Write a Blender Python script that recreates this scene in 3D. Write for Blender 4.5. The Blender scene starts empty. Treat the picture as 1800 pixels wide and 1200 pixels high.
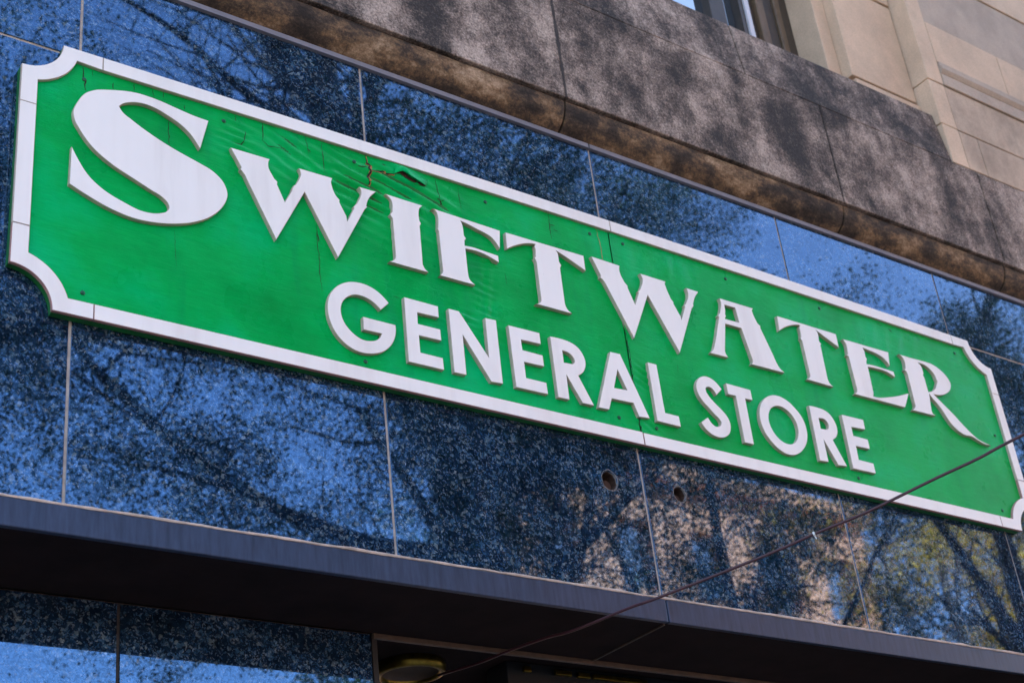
import bpy, bmesh, math, random
import numpy as np
from mathutils import Matrix, Vector, noise
from mathutils.geometry import tessellate_polygon

scene = bpy.context.scene
COL = scene.collection
RAD = math.radians

# ------------------------------------------------------------------ camera
cam_data = bpy.data.cameras.new('camera')
cam_data.sensor_width = 36.0
cam_data.lens = 53.92
cam_data.clip_start = 0.05
cam_data.clip_end = 2000
cam_data.dof.use_dof = True
cam_data.dof.focus_distance = 4.75
cam_data.dof.aperture_fstop = 4.5
cam = bpy.data.objects.new('camera', cam_data)
COL.objects.link(cam)
right = Vector((0.80733, -0.58021, -0.10754))
up = Vector((-0.21003, -0.45285, 0.86650))
fwd = Vector((0.55146, 0.67696, 0.48746))
M = Matrix((right, up, -fwd)).transposed().to_4x4()
M.translation = Vector((0.0, -3.45, 1.6))
cam.matrix_world = M
scene.camera = cam

# ------------------------------------------------------------------ sky, sun, exposure
SUN_EL, SUN_AZ = 53.0, 12.0       # azimuth measured from +Y (behind the store) towards +X
world = bpy.data.worlds.new('World')
scene.world = world
world.use_nodes = True
wn = world.node_tree.nodes
wl = world.node_tree.links
bg = wn['Background']
sky = wn.new('ShaderNodeTexSky')
sky.sky_type = 'NISHITA'
sky.sun_disc = False
sky.sun_elevation = RAD(SUN_EL)
sky.sun_rotation = RAD(SUN_AZ)
sky.air_density = 1.0
sky.dust_density = 2.0
sky.ozone_density = 1.0
wl.new(sky.outputs['Color'], bg.inputs['Color'])
bg.inputs['Strength'].default_value = 0.15

sun_data = bpy.data.lights.new('sun', 'SUN')
sun_data.energy = 5.0
sun_data.angle = RAD(0.53)
sun_data.color = (1.0, 0.94, 0.84)
sun = bpy.data.objects.new('sun', sun_data)
COL.objects.link(sun)
sdir = Vector((math.sin(RAD(SUN_AZ)) * math.cos(RAD(SUN_EL)),
               math.cos(RAD(SUN_AZ)) * math.cos(RAD(SUN_EL)), math.sin(RAD(SUN_EL))))
sun.rotation_euler = sdir.to_track_quat('Z', 'Y').to_euler()
sun.location = sdir * 60

vs = scene.view_settings
vs.view_transform = 'Standard'
vs.look = 'None'
vs.exposure = 2.53
vs.gamma = 1.0
scene.cycles.use_denoising = True
scene.cycles.max_bounces = 8
scene.cycles.transparent_max_bounces = 8
scene.cycles.caustics_reflective = False
scene.cycles.caustics_refractive = False
scene.cycles.sample_clamp_indirect = 6.0

# ------------------------------------------------------------------ helpers
def link(o, parent=None):
    COL.objects.link(o)
    if parent is not None:
        o.parent = parent
    return o

def tag(o, label=None, cat=None, group=None, kind=None):
    if label: o['label'] = label
    if cat: o['category'] = cat
    if group: o['group'] = group
    if kind: o['kind'] = kind
    return o

def empty(name, loc=(0, 0, 0)):
    o = bpy.data.objects.new(name, None)
    o.empty_display_size = 0.1
    COL.objects.link(o)
    o.location = loc
    return o

class MB:
    """collects polygons, builds one mesh object"""
    def __init__(self):
        self.v = []; self.f = []; self.m = []
    def add(self, vs_, fs, mi=0):
        b = len(self.v)
        self.v += [tuple(p) for p in vs_]
        self.f += [tuple(b + i for i in f) for f in fs]
        self.m += [mi] * len(fs)
    def box(self, x0, x1, y0, y1, z0, z1, mi=0):
        self.add([(x0, y0, z0), (x1, y0, z0), (x1, y1, z0), (x0, y1, z0), (x0, y0, z1), (x1, y0, z1), (x1, y1, z1), (x0, y1, z1)],
                 [(0, 3, 2, 1), (4, 5, 6, 7), (0, 1, 5, 4), (1, 2, 6, 5), (2, 3, 7, 6), (3, 0, 4, 7)], mi)
    def profile(self, pts, x0, x1, mi=0):
        """closed profile [(y, z)] swept along x"""
        n = len(pts)
        self.add([(x0, y, z) for y, z in pts] + [(x1, y, z) for y, z in pts],
                 [(i, (i + 1) % n, n + (i + 1) % n, n + i) for i in range(n)] + [tuple(range(n - 1, -1, -1)), tuple(range(n, 2 * n))], mi)
    def tube(self, pts, radii, sides=8, mi=0, caps=True):
        pts = [Vector(p) for p in pts]
        if not isinstance(radii, (list, tuple)): radii = [radii] * len(pts)
        rings = []
        ref = Vector((0.3, 0.2, 1)).normalized()
        for i, p in enumerate(pts):
            t = (pts[min(i + 1, len(pts) - 1)] - pts[max(i - 1, 0)]).normalized()
            a = t.cross(ref)
            if a.length < 1e-3: a = t.cross(Vector((1, 0, 0)))
            a.normalize(); b = t.cross(a)
            rings.append([p + (a * math.cos(2 * math.pi * k / sides) + b * math.sin(2 * math.pi * k / sides)) * radii[i] for k in range(sides)])
        vv = [q for r in rings for q in r]
        ff = []
        for i in range(len(pts) - 1):
            for k in range(sides):
                k2 = (k + 1) % sides
                ff.append((i * sides + k, i * sides + k2, (i + 1) * sides + k2, (i + 1) * sides + k))
        if caps:
            ff.append(tuple(range(sides - 1, -1, -1)))
            ff.append(tuple((len(pts) - 1) * sides + k for k in range(sides)))
        self.add(vv, ff, mi)
    def build(self, name, mats, parent=None, smooth=False, bevel=0.0, recalc=True):
        me = bpy.data.meshes.new(name)
        me.from_pydata(self.v, [], self.f)
        if not isinstance(mats, (list, tuple)): mats = [mats]
        for m in mats: me.materials.append(m)
        if len(mats) > 1:
            me.polygons.foreach_set('material_index', self.m)
        if recalc:
            bm = bmesh.new(); bm.from_mesh(me)
            bmesh.ops.recalc_face_normals(bm, faces=bm.faces)
            bm.to_mesh(me); bm.free()
        if smooth:
            me.polygons.foreach_set('use_smooth', [True] * len(me.polygons))
        me.update()
        o = bpy.data.objects.new(name, me)
        link(o, parent)
        if bevel:
            b = o.modifiers.new('bevel', 'BEVEL')
            b.width = bevel; b.segments = 2; b.limit_method = 'ANGLE'; b.angle_limit = RAD(35)
        return o

def slab(outer, holes, y_back, y_front, mb, mi_front=0, mi_side=0, bev=0.0, back=False):
    """outline(s) in (x, z) metres, thick in y; y_front < y_back; rounded front edge"""
    loops = [outer] + list(holes)
    def offset(loop, d, sign):
        n = len(loop); out = []
        for i in range(n):
            a = Vector(loop[i - 1]); b = Vector(loop[i]); c = Vector(loop[(i + 1) % n])
            e1 = b - a; e2 = c - b
            if e1.length < 1e-7 or e2.length < 1e-7: out.append(tuple(b)); continue
            e1.normalize(); e2.normalize()
            n1 = Vector((-e1.y, e1.x)); n2 = Vector((-e2.y, e2.x))
            nn = n1 + n2
            if nn.length < 1e-4: nn = n1
            nn.normalize()
            k = d / max(0.45, nn.dot(n1))
            out.append(tuple(b + nn * k * sign))
        return out
    front = []
    for li, lp in enumerate(loops):
        area = sum(lp[i - 1][0] * lp[i][1] - lp[i][0] * lp[i - 1][1] for i in range(len(lp)))
        s = (1 if area > 0 else -1) * (1 if li == 0 else -1)
        n = len(lp)
        fr = offset(lp, bev, s) if bev else lp
        front.append(fr)
        rings = [[(x, y_back, z) for x, z in lp], [(x, y_front + bev, z) for x, z in lp]]
        if bev: rings.append([(x, y_front, z) for x, z in fr])
        vv = [p for r in rings for p in r]
        ff = []
        for r in range(len(rings) - 1):
            for i in range(n):
                j = (i + 1) % n
                q = (r * n + i, r * n + j, (r + 1) * n + j, (r + 1) * n + i)
                ff.append(q if area > 0 else q[::-1])
        # order so that normals face out of the solid
        if li > 0 and area > 0 or li == 0 and area <= 0: pass
        mb.add(vv, ff, mi_side)
    pts = [[Vector((x, z, 0)) for x, z in lp] for lp in front]
    flat = [p for lp in pts for p in lp]
    tris = tessellate_polygon(pts)
    mb.add([(p.x, y_front, p.y) for p in flat], [tuple(t) for t in tris], mi_front)
    if back:
        lp0 = [[Vector((x, z, 0)) for x, z in lp] for lp in loops]
        fl = [p for lp in lp0 for p in lp]
        mb.add([(p.x, y_back, p.y) for p in fl], [tuple(t) for t in tessellate_polygon(lp0)], mi_side)

# ------------------------------------------------------------------ materials
class Mat:
    def __init__(self, name, rough=0.6, color=(0.5, 0.5, 0.5), ior=1.45, metallic=0.0):
        self.m = bpy.data.materials.new(name); self.m.use_nodes = True
        self.t = self.m.node_tree; self.p = self.t.nodes['Principled BSDF']
        self.p.inputs['Roughness'].default_value = rough
        self.p.inputs['Base Color'].default_value = (*color, 1)
        self.p.inputs['IOR'].default_value = ior
        self.p.inputs['Metallic'].default_value = metallic
        self._co = None
    def n(self, typ, **kw):
        nd = self.t.nodes.new(typ)
        for k, v in kw.items(): setattr(nd, k, v)
        return nd
    def l(self, a, b): self.t.links.new(a, b)
    def co(self):
        if self._co is None: self._co = self.n('ShaderNodeNewGeometry').outputs['Position']
        return self._co
    def mapped(self, scale=(1, 1, 1), rot=(0, 0, 0), off=None):
        mp = self.n('ShaderNodeMapping')
        mp.inputs['Scale'].default_value = scale
        mp.inputs['Rotation'].default_value = rot
        self.l(self.co(), mp.inputs['Vector'])
        if off is not None: self.l(off, mp.inputs['Location'])
        return mp.outputs['Vector']
    def noise(self, scale, detail=4, rough=0.6, vec=None, dist=0.0):
        nd = self.n('ShaderNodeTexNoise')
        nd.inputs['Scale'].default_value = scale; nd.inputs['Detail'].default_value = detail
        nd.inputs['Roughness'].default_value = rough; nd.inputs['Distortion'].default_value = dist
        self.l(vec if vec is not None else self.co(), nd.inputs['Vector'])
        return nd.outputs['Fac']
    def ramp(self, fac, stops, interp='LINEAR'):
        r = self.n('ShaderNodeValToRGB'); r.color_ramp.interpolation = interp
        e = r.color_ramp.elements
        while len(e) < len(stops): e.new(0.5)
        for i, (p, c) in enumerate(stops):
            e[i].position = p
            e[i].color = (*c, 1) if isinstance(c, (tuple, list)) else (c, c, c, 1)
        self.l(fac, r.inputs['Fac'])
        return r.outputs['Color']
    def mix(self, fac, a, b, mode='MIX'):
        x = self.n('ShaderNodeMix', data_type='RGBA', blend_type=mode)
        for s, v in ((x.inputs[0], fac), (x.inputs[6], a), (x.inputs[7], b)):
            if isinstance(v, (int, float)): s.default_value = v
            elif isinstance(v, tuple): s.default_value = (*v, 1)
            else: self.l(v, s)
        return x.outputs[2]
    def math(self, op, a, b=0.0):
        x = self.n('ShaderNodeMath', operation=op)
        for s, v in ((x.inputs[0], a), (x.inputs[1], b)):
            if isinstance(v, (int, float)): s.default_value = v
            else: self.l(v, s)
        return x.outputs[0]
    def bump(self, h, strength=0.3, dist=0.01):
        b = self.n('ShaderNodeBump')
        b.inputs['Strength'].default_value = strength; b.inputs['Distance'].default_value = dist
        self.l(h, b.inputs['Height']); self.l(b.outputs['Normal'], self.p.inputs['Normal'])
    def base(self, c): self.l(c, self.p.inputs['Base Color'])
    def rough(self, c): self.l(c, self.p.inputs['Roughness'])

def make_granite():
    g = Mat('polished_blue_granite', 0.03, ior=GRANITE_IOR)
    info = g.n('ShaderNodeObjectInfo')
    off = g.n('ShaderNodeVectorMath', operation='SCALE')
    off.inputs[0].default_value = (7.3, 3.1, 5.7)
    g.l(info.outputs['Random'], off.inputs['Scale'])
    v = g.mapped(off=off.outputs['Vector'])
    def voro(scale, feature='F1'):
        n = g.n('ShaderNodeTexVoronoi', feature=feature)
        n.inputs['Scale'].default_value = scale
        g.l(v, n.inputs['Vector'])
        return n
    warp = g.n('ShaderNodeTexNoise'); warp.inputs['Scale'].default_value = 60; warp.inputs['Detail'].default_value = 3
    g.l(v, warp.inputs['Vector'])
    wv = g.n('ShaderNodeVectorMath', operation='MULTIPLY_ADD')
    g.l(warp.outputs['Color'], wv.inputs[0]); wv.inputs[1].default_value = (0.02, 0.02, 0.02); g.l(v, wv.inputs[2])
    c1 = g.n('ShaderNodeTexVoronoi'); c1.inputs['Scale'].default_value = 105; g.l(wv.outputs[0], c1.inputs['Vector'])
    c2 = g.n('ShaderNodeTexVoronoi'); c2.inputs['Scale'].default_value = 240; g.l(wv.outputs[0], c2.inputs['Vector'])
    s1 = g.n('ShaderNodeSeparateColor'); g.l(c1.outputs['Color'], s1.inputs[0])
    s2 = g.n('ShaderNodeSeparateColor'); g.l(c2.outputs['Color'], s2.inputs[0])
    grain = g.ramp(s1.outputs[0], [(0.0, (0.004, 0.010, 0.022)), (0.42, (0.007, 0.021, 0.050)), (0.72, (0.018, 0.060, 0.14)), (0.90, (0.070, 0.16, 0.26)), (0.985, (0.27, 0.33, 0.35))])
    fine = g.ramp(s2.outputs[1], [(0.0, (0.004, 0.011, 0.024)), (0.55, (0.006, 0.020, 0.050)), (0.85, (0.036, 0.10, 0.19)), (0.985, (0.34, 0.38, 0.40))])
    big = g.noise(9, 5, 0.65, v)
    bigm = g.ramp(big, [(0.35, 0.25), (0.68, 1.0)])
    col = g.mix(0.5, grain, fine)
    col = g.mix(1.0, col, bigm, 'MULTIPLY')
    # dusty water marks near the lower edge and under fixings
    g.base(col)
    rr = g.ramp(s1.outputs[1], [(0.0, 0.010), (0.8, 0.02), (1.0, 0.06)])
    g.rough(rr)
    sp = g.ramp(s2.outputs[0], [(0.0, 0.34), (0.5, 0.48), (1.0, 0.62)])
    g.l(sp, g.p.inputs['Specular IOR Level'])
    g.p.inputs['Specular Tint'].default_value = GRANITE_TINT
    g.bump(g.noise(3.0, 2, 0.5, v), 0.035, 0.01)
    return g.m

GRANITE_IOR = 2.4
GRANITE_TINT = (0.30, 0.57, 1.0, 1)
M_granite = make_granite()

def stone_dark():
    g = Mat('sooty_limestone', 0.85)
    streak = g.noise(3.2, 5, 0.55, g.mapped((1.6, 1.6, 0.7), rot=(0, RAD(-10), 0)), 0.2)
    blotch = g.noise(4.2, 10, 0.66, None, 0.3)
    f = g.math('ADD', g.math('MULTIPLY', streak, 0.40), g.math('ADD', g.math('MULTIPLY', blotch, 0.30), g.math('MULTIPLY', g.noise(15, 9, 0.75), 0.30)))
    f = g.math('ADD', f, g.math('MULTIPLY', g.math('SUBTRACT', g.noise(95, 5, 0.75), 0.5), 0.30))
    sep = g.n('ShaderNodeSeparateXYZ'); g.l(g.co(), sep.inputs[0])       # the far end is washed cleaner by rain
    mr = g.n('ShaderNodeMapRange'); mr.inputs[1].default_value = 4.9; mr.inputs[2].default_value = 6.3; mr.inputs[4].default_value = 0.045
    g.l(sep.outputs[0], mr.inputs[0])
    f = g.math('ADD', f, mr.outputs[0])
    col = g.ramp(f, [(0.42, (0.036, 0.025, 0.019)), (0.475, (0.125, 0.088, 0.068)), (0.52, (0.275, 0.200, 0.158)), (0.60, (0.60, 0.455, 0.365))])
    fine = g.noise(120, 4, 0.75)
    col = g.mix(0.75, col, g.ramp(fine, [(0.32, 0.22), (0.66, 1.0)]), 'MULTIPLY')
    spk = g.ramp(g.noise(70, 2, 0.5), [(0.70, 0.0), (0.76, 1.0)])
    col = g.mix(g.math('MULTIPLY', spk, 0.35), col, (0.5, 0.45, 0.42))
    g.base(col); g.bump(g.noise(60, 8, 0.75), 0.8, 0.006)
    return g.m
def stone_brown():
    g = Mat('rust_stained_limestone', 0.85)
    a = g.noise(6.0, 7, 0.7, g.mapped((0.8, 1, 1.6)))
    a = g.math('ADD', a, g.math('MULTIPLY', g.math('SUBTRACT', g.noise(85, 5, 0.75), 0.5), 0.25))
    col = g.ramp(a, [(0.38, (0.022, 0.014, 0.010)), (0.47, (0.075, 0.048, 0.032)), (0.55, (0.22, 0.13, 0.068)), (0.70, (0.58, 0.40, 0.26))])
    col = g.mix(0.6, col, g.ramp(g.noise(150, 3, 0.7), [(0.3, 0.3), (0.7, 1.0)]), 'MULTIPLY')
    g.base(col); g.bump(g.noise(80, 6, 0.7), 0.6, 0.004)
    return g.m
def stone_cream(name='cream_limestone', c=(0.76, 0.54, 0.37), stain=0.28):
    g = Mat(name, 0.8)
    a = g.noise(3.4, 8, 0.68, g.mapped((1, 1, 0.8))); b = g.noise(140, 4, 0.7)
    col = g.ramp(a, [(0.3, tuple(x * (1 - stain) for x in c)), (0.62, c), (0.85, tuple(min(1, x * 1.12) for x in c))])
    col = g.mix(0.45, col, g.ramp(b, [(0.3, 0.5), (0.65, 1.0)]), 'MULTIPLY')
    g.base(col); g.bump(b, 0.25, 0.003)
    return g.m
def simple(name, color, rough=0.5, var=0.15, scale=20, metallic=0.0, bump=0.0, ior=1.45, stretch=(1, 1, 1)):
    g = Mat(name, rough, color, ior, metallic)
    v = g.mapped(stretch)
    nz = g.noise(scale, 5, 0.65, v)
    g.base(g.ramp(nz, [(0.25, tuple(x * (1 - var) for x in color)), (0.75, tuple(min(1, x * (1 + var)) for x in color))]))
    if bump: g.bump(nz, bump, 0.004)
    return g.m

M_stone = stone_dark()
M_brown = stone_brown()
M_cream = stone_cream()
M_cream_grey = stone_cream('grey_stained_limestone', (0.55, 0.42, 0.32), 0.3)
M_cream_dirty = stone_cream('dirty_limestone', (0.66, 0.48, 0.34), 0.5)
M_soot = simple('black_crust', (0.11, 0.095, 0.09), 0.9, 0.5, 6)
M_mortar = simple('pale_joint_mortar', (0.42, 0.355, 0.31), 0.9, 0.35, 25, bump=0.3)
M_mortar_dark = simple('dark_joint_mortar', (0.05, 0.04, 0.036), 0.95, 0.4, 25)
M_caulk = simple('old_sealant', (0.50, 0.38, 0.31), 0.8, 0.45, 14, bump=0.4)
M_trim = simple('grey_lead_flashing', (0.21, 0.20, 0.235), 0.5, 0.15, 8)
M_fascia = simple('slate_blue_enamel', (0.028, 0.035, 0.060), 0.34, 0.5, 9, stretch=(6, 1, 0.7), bump=0.05)
M_soffit = simple('dark_brown_soffit_paint', (0.021, 0.013, 0.012), 0.8, 0.3, 6)
M_bead = simple('tarnished_bead', (0.060, 0.038, 0.026), 0.5, 0.4, 30)
M_fascia.node_tree.nodes['Principled BSDF'].inputs['Specular Tint'].default_value = (0.55, 0.72, 1.0, 1)
for m_ in (M_soffit,):
    m_.node_tree.nodes['Principled BSDF'].inputs['Specular IOR Level'].default_value = 0.08
def make_white():
    g = Mat('white_sign_paint', 0.45)
    runs = g.noise(16, 4, 0.6, g.mapped((1, 1, 0.10)))
    cl = g.noise(2.0, 3, 0.5)
    f = g.math('ADD', g.math('MULTIPLY', runs, 0.5), g.math('MULTIPLY', cl, 0.5))
    col = g.ramp(f, [(0.34, (0.735, 0.655, 0.60)), (0.50, (0.815, 0.742, 0.688)), (0.7, (0.845, 0.775, 0.725))])
    speck = g.ramp(g.noise(55, 3, 0.6), [(0.72, 0.0), (0.78, 1.0)])
    g.base(g.mix(g.math('MULTIPLY', speck, 0.25), col, (0.45, 0.38, 0.32)))
    g.bump(g.noise(45, 4, 0.6), 0.08, 0.002)
    return g.m
M_white = make_white()
M_edge = simple('shade_toned_white_edge', (0.47, 0.37, 0.29), 0.65, 0.2, 30)  # sides of white pieces, underside shade and warm bounce put into the tan
M_frame_edge = simple('bare_reddish_edge', (0.40, 0.21, 0.18), 0.7, 0.2, 30)
M_crack = simple('dark_split_wood', (0.016, 0.012, 0.009), 0.9, 0.3, 60)
M_wood = simple('torn_orange_plywood', (0.34, 0.15, 0.055), 0.85, 0.5, 90)
M_rust = simple('rusty_hole_lining', (0.050, 0.023, 0.015), 0.9, 0.5, 60)
M_chip = simple('chipped_granite', (0.13, 0.115, 0.11), 0.9, 0.5, 120)
M_screw = simple('green_painted_screw', (0.004, 0.075, 0.03), 0.35, 0.2, 60)
M_cable = simple('dark_plum_cable', (0.048, 0.013, 0.018), 0.4, 0.2, 20)
M_tie = simple('white_nylon', (0.7, 0.7, 0.68), 0.5, 0.05, 20)
M_brass = simple('aged_brass', (0.26, 0.17, 0.03), 0.35, 0.4, 25, metallic=1.0)
M_shutter = simple('brown_shutter_slats', (0.09, 0.055, 0.035), 0.6, 0.3, 12)
M_dark = simple('dark_interior', (0.010, 0.009, 0.009), 0.7, 0.2, 5)
M_winframe = simple('dark_bronze_window_frame', (0.050, 0.036, 0.026), 0.45, 0.3, 12)
M_winbrown = simple('brown_window_moulding', (0.13, 0.085, 0.05), 0.55, 0.3, 12)
M_alu = simple('bright_metal_bar', (0.60, 0.58, 0.62), 0.35, 0.05, 12)

def make_green():
    g = Mat('weathered_green_sign_paint', 0.38, ior=1.5)
    g.p.inputs['Specular IOR Level'].default_value = 0.24
    g.p.inputs['Specular Tint'].default_value = (0.1, 0.9, 0.55, 1)
    c = g.noise(2.2, 5, 0.6)
    col = g.ramp(c, [(0.28, (0.0, 0.250, 0.034)), (0.5, (0.0, 0.360, 0.062)), (0.75, (0.0, 0.450, 0.145))])
    # vertical run marks and faded stripes
    runs = g.noise(9, 4, 0.6, g.mapped((1, 1, 0.12)))
    col = g.mix(g.math('MULTIPLY', g.ramp(runs, [(0.56, 0.0), (0.72, 1.0)]), 0.35), col, (0.001, 0.19, 0.065))
    grain = g.noise(14, 6, 0.7, g.mapped((1, 1, 5.5), rot=(0, RAD(8), 0)), 0.6)
    g.base(g.mix(0.22, col, g.ramp(grain, [(0.35, 0.5), (0.65, 1.0)]), 'MULTIPLY'))
    fine = g.noise(60, 5, 0.6, g.mapped((0.6, 1, 3.5), rot=(0, RAD(8), 0)))
    h = g.math('ADD', g.math('MULTIPLY', grain, 0.7), g.math('MULTIPLY', fine, 0.3))
    g.bump(h, 0.30, 0.006)
    g.rough(g.ramp(g.noise(3.5, 4, 0.6), [(0.35, 0.20), (0.65, 0.48)]))
    return g.m
M_green = make_green()
M_green_edge = simple('green_board_edge', (0.004, 0.12, 0.018), 0.6, 0.3, 20)

def make_glass():
    g = Mat('window_glass', 0.0, (0.01, 0.012, 0.015), 2.8)
    g.p.inputs['Specular IOR Level'].default_value = 1.0
    return g.m
M_glass = make_glass()

def make_leaf(name, cols, trans=0.35):
    g = Mat(name, 0.5)
    geo = g.n('ShaderNodeNewGeometry')
    c = g.ramp(geo.outputs['Random Per Island'], [(i / (len(cols) - 1), x) for i, x in enumerate(cols)])
    g.base(c)
    tr = g.n('ShaderNodeBsdfTranslucent'); g.l(c, tr.inputs['Color'])
    mx = g.n('ShaderNodeMixShader'); mx.inputs[0].default_value = trans
    out = g.t.nodes['Material Output']
    g.l(g.p.outputs[0], mx.inputs[1]); g.l(tr.outputs[0], mx.inputs[2]); g.l(mx.outputs[0], out.inputs['Surface'])
    return g.m
M_leaf = make_leaf('green_leaf', [(0.03, 0.07, 0.015), (0.05, 0.10, 0.02), (0.08, 0.13, 0.03)])
M_leaf_y = make_leaf('yellow_green_leaf', [(0.20, 0.16, 0.008), (0.62, 0.40, 0.008), (0.85, 0.52, 0.015), (0.25, 0.20, 0.01)])
M_bark = simple('grey_brown_bark', (0.075, 0.058, 0.046), 0.9, 0.45, 12, bump=0.8, stretch=(3, 3, 0.6))
M_asphalt = simple('asphalt', (0.055, 0.054, 0.053), 0.9, 0.3, 60, bump=0.3)
M_pave = simple('concrete_pavement', (0.36, 0.33, 0.29), 0.85, 0.2, 9, bump=0.1)
M_kerb = simple('kerb_stone', (0.33, 0.31, 0.28), 0.85, 0.2, 12)
M_opp_cream = simple('warm_tan_stucco', (0.98, 0.42, 0.22), 0.85, 0.12, 5)
M_opp_red = simple('red_brick_wall', (0.30, 0.13, 0.09), 0.85, 0.2, 8)
M_opp_grey = simple('pale_concrete_wall', (0.45, 0.43, 0.40), 0.85, 0.15, 4)

# ------------------------------------------------------------------ ground
mb = MB(); mb.add([(-300, -300, -0.15), (300, -300, -0.15), (300, 300, -0.15), (-300, 300, -0.15)], [(0, 1, 2, 3)])
tag(mb.build('ground', M_asphalt, recalc=False), kind='structure')
mb = MB(); mb.box(-60, 80, -5.0, 12, -0.149, 0.0)
tag(mb.build('pavement', M_pave), kind='structure')
mb = MB(); mb.box(-60, 80, -5.2, -5.002, -0.149, 0.004)
tag(mb.build('kerb', M_kerb, bevel=0.02), kind='structure')
mb = MB(); mb.box(-60, 80, -25, -17.2, -0.149, 0.0)
tag(mb.build('far_pavement', M_pave), kind='structure')
mb = MB(); mb.box(-60, 80, -17.198, -17.0, -0.149, 0.004)
tag(mb.build('far_kerb', M_kerb, bevel=0.02), kind='structure')
mb = MB(); mb.add([(-60, -11.2, -0.146), (80, -11.2, -0.146), (80, -11.05, -0.146), (-60, -11.05, -0.146)], [(0, 1, 2, 3)])
tag(mb.build('road_marking', simple('yellow_road_paint', (0.6, 0.42, 0.05), 0.8, 0.2, 30), recalc=False), kind='structure')

# ------------------------------------------------------------------ the store building
store = empty('store_building', (2.0, 0.0, 0.0))
tag(store, 'stone building with polished blue granite shopfront and cream limestone upper floor', 'building')
SX = -2.0   # children carry world coordinates minus the empty's place
def part(mb_, name, mats, parent=store, **k):
    mb_.v = [(x + SX, y, z) for x, y, z in mb_.v] if parent is store else mb_.v
    return mb_.build(name, mats, parent, **k)
# materials use world position, so the shift of the empty does not matter

# core of the building behind the cladding
mb = MB()
mb.box(-14, 2.435, 0.42, 11, -0.1, 3.3)
mb.box(-14, 2.435, 0.06, 11, 3.302, 5.7)
mb.box(2.437, 7.0, 1.9, 11, -0.1, 3.5)
mb.box(2.437, 7.0, 0.06, 11, 3.502, 5.7)
mb.box(7.002, 26, 0.06, 11, -0.1, 5.7)
mb.box(-14, 26, 0.45, 11, 5.702, 20)  # mass out of view, made tall so its shadow covers the near trees
part(mb, 'wall_core', M_dark)

# granite cladding: backing with pale joints, then each slab of its own
XS = [-3.69, -2.69, -1.69, -0.69, 0.305, 1.302, 2.289, 3.298, 4.290, 5.284, 6.284, 7.284, 8.284, 9.28]
HOLES = {(3.151, 3.638): 0.033, (3.461, 3.641): 0.027}
J = 0.0047
mb = MB()
slab([(-4 + SX, 3.235), (12 + SX, 3.235), (12 + SX, 5.046), (-4 + SX, 5.046)],
     [[(hx + SX + r * 1.02 * math.cos(2 * math.pi * k / 20), hz + r * 1.08 * math.sin(2 * math.pi * k / 20)) for k in range(20)] for (hx, hz), r in HOLES.items()],
     0.058, 0.004, mb, 0, 0)
mb.build('joint_backing', M_mortar, store)
for i in range(len(XS) - 1):
    x0, x1 = XS[i] + J, XS[i + 1] - J
    for z0, z1 in ((3.250, 4.687 - J), (4.687 + J, 5.040)):
        mb = MB(); hs = []
        for (hx, hz), r in HOLES.items():
            if x0 < hx < x1 and z0 < hz < z1:
                rr = random.Random(int(hx * 1000))
                hs.append([(hx + SX + r * (1 + rr.uniform(-.1, .1)) * math.cos(a), hz + r * (1.06 + rr.uniform(-.1, .1)) * math.sin(a)) for a in [2 * math.pi * k / 20 for k in range(20)]])
        slab([(x0 + SX, z0), (x1 + SX, z0), (x1 + SX, z1), (x0 + SX, z1)], hs, 0.0035, 0.0, mb, 0, 0, bev=0.0008)
        mb.build('granite_panel', M_granite, store)
for (hx, hz), r in HOLES.items():
    rr = random.Random(int(hx * 77))
    pit = MB()
    N = 20
    ring = lambda rad, y, jit: [(hx + SX + rad * (1 + rr.uniform(-jit, jit)) * math.cos(2 * math.pi * k / N), y, hz + rad * 1.06 * (1 + rr.uniform(-jit, jit)) * math.sin(2 * math.pi * k / N)) for k in range(N)]
    rings = [ring(r * 1.13, -0.0004, 0.07), ring(r * 1.03, -0.0010, 0.05), ring(r * 0.93, 0.006, 0.06), ring(r * 0.92, 0.054, 0.03)]
    vv = [p for q in rings for p in q]
    pit.add(vv[:3 * N], [(a * N + k, a * N + (k + 1) % N, (a + 1) * N + (k + 1) % N, (a + 1) * N + k) for a in range(2) for k in range(N)])
    pit.build('chipped_rim', M_chip, store)
    pit = MB()
    pit.add(vv[2 * N:], [(k, (k + 1) % N, N + (k + 1) % N, N + k) for k in range(N)])
    pit.build('hole_lining', M_rust, store)
    pit = MB()
    pit.tube([(hx + SX + 0.002, 0.055, hz - 0.010), (hx + SX + 0.002, 0.022, hz - 0.010)], [r * 0.62, r * 0.58], 10)
    pit.build('pipe_stub', M_rust, store, smooth=False)

# flashing over the granite
for a, b in ((-4, 0.30), (0.303, 3.29), (3.296, 6.28), (6.284, 12)):
    mb = MB(); mb.box(a, b, -0.012, 0.03, 5.0415, 5.061)
    part(mb, 'flashing', M_trim)

# ovolo moulding and sooty belt course, block by block
def ovolo():
    return [(0.05, 5.0625), (-0.008, 5.0625), (-0.013, 5.065), (-0.019, 5.069), (-0.031, 5.077), (-0.042, 5.087), (-0.049, 5.095), (-0.056, 5.106), (-0.063, 5.121),
            (-0.068, 5.138), (-0.071, 5.155), (-0.072, 5.166), (-0.069, 5.1725), (-0.060, 5.1755), (0.05, 5.176)]
BX = [-3.0, -1.45, 0.08, 1.615, 3.150, 4.668, 5.765, 7.30, 8.8, 10.3]
G = 0.0042
for i in range(len(BX) - 1):
    mb = MB(); mb.profile(ovolo(), BX[i] + G, BX[i + 1] - G)
    part(mb, 'ovolo_block', M_brown, bevel=0.0025)
    mb = MB()
    mb.box(BX[i] + G, BX[i + 1] - G, -0.085, 0.05, 5.179, 5.705)
    part(mb, 'belt_block', M_stone, bevel=0.004)
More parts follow.
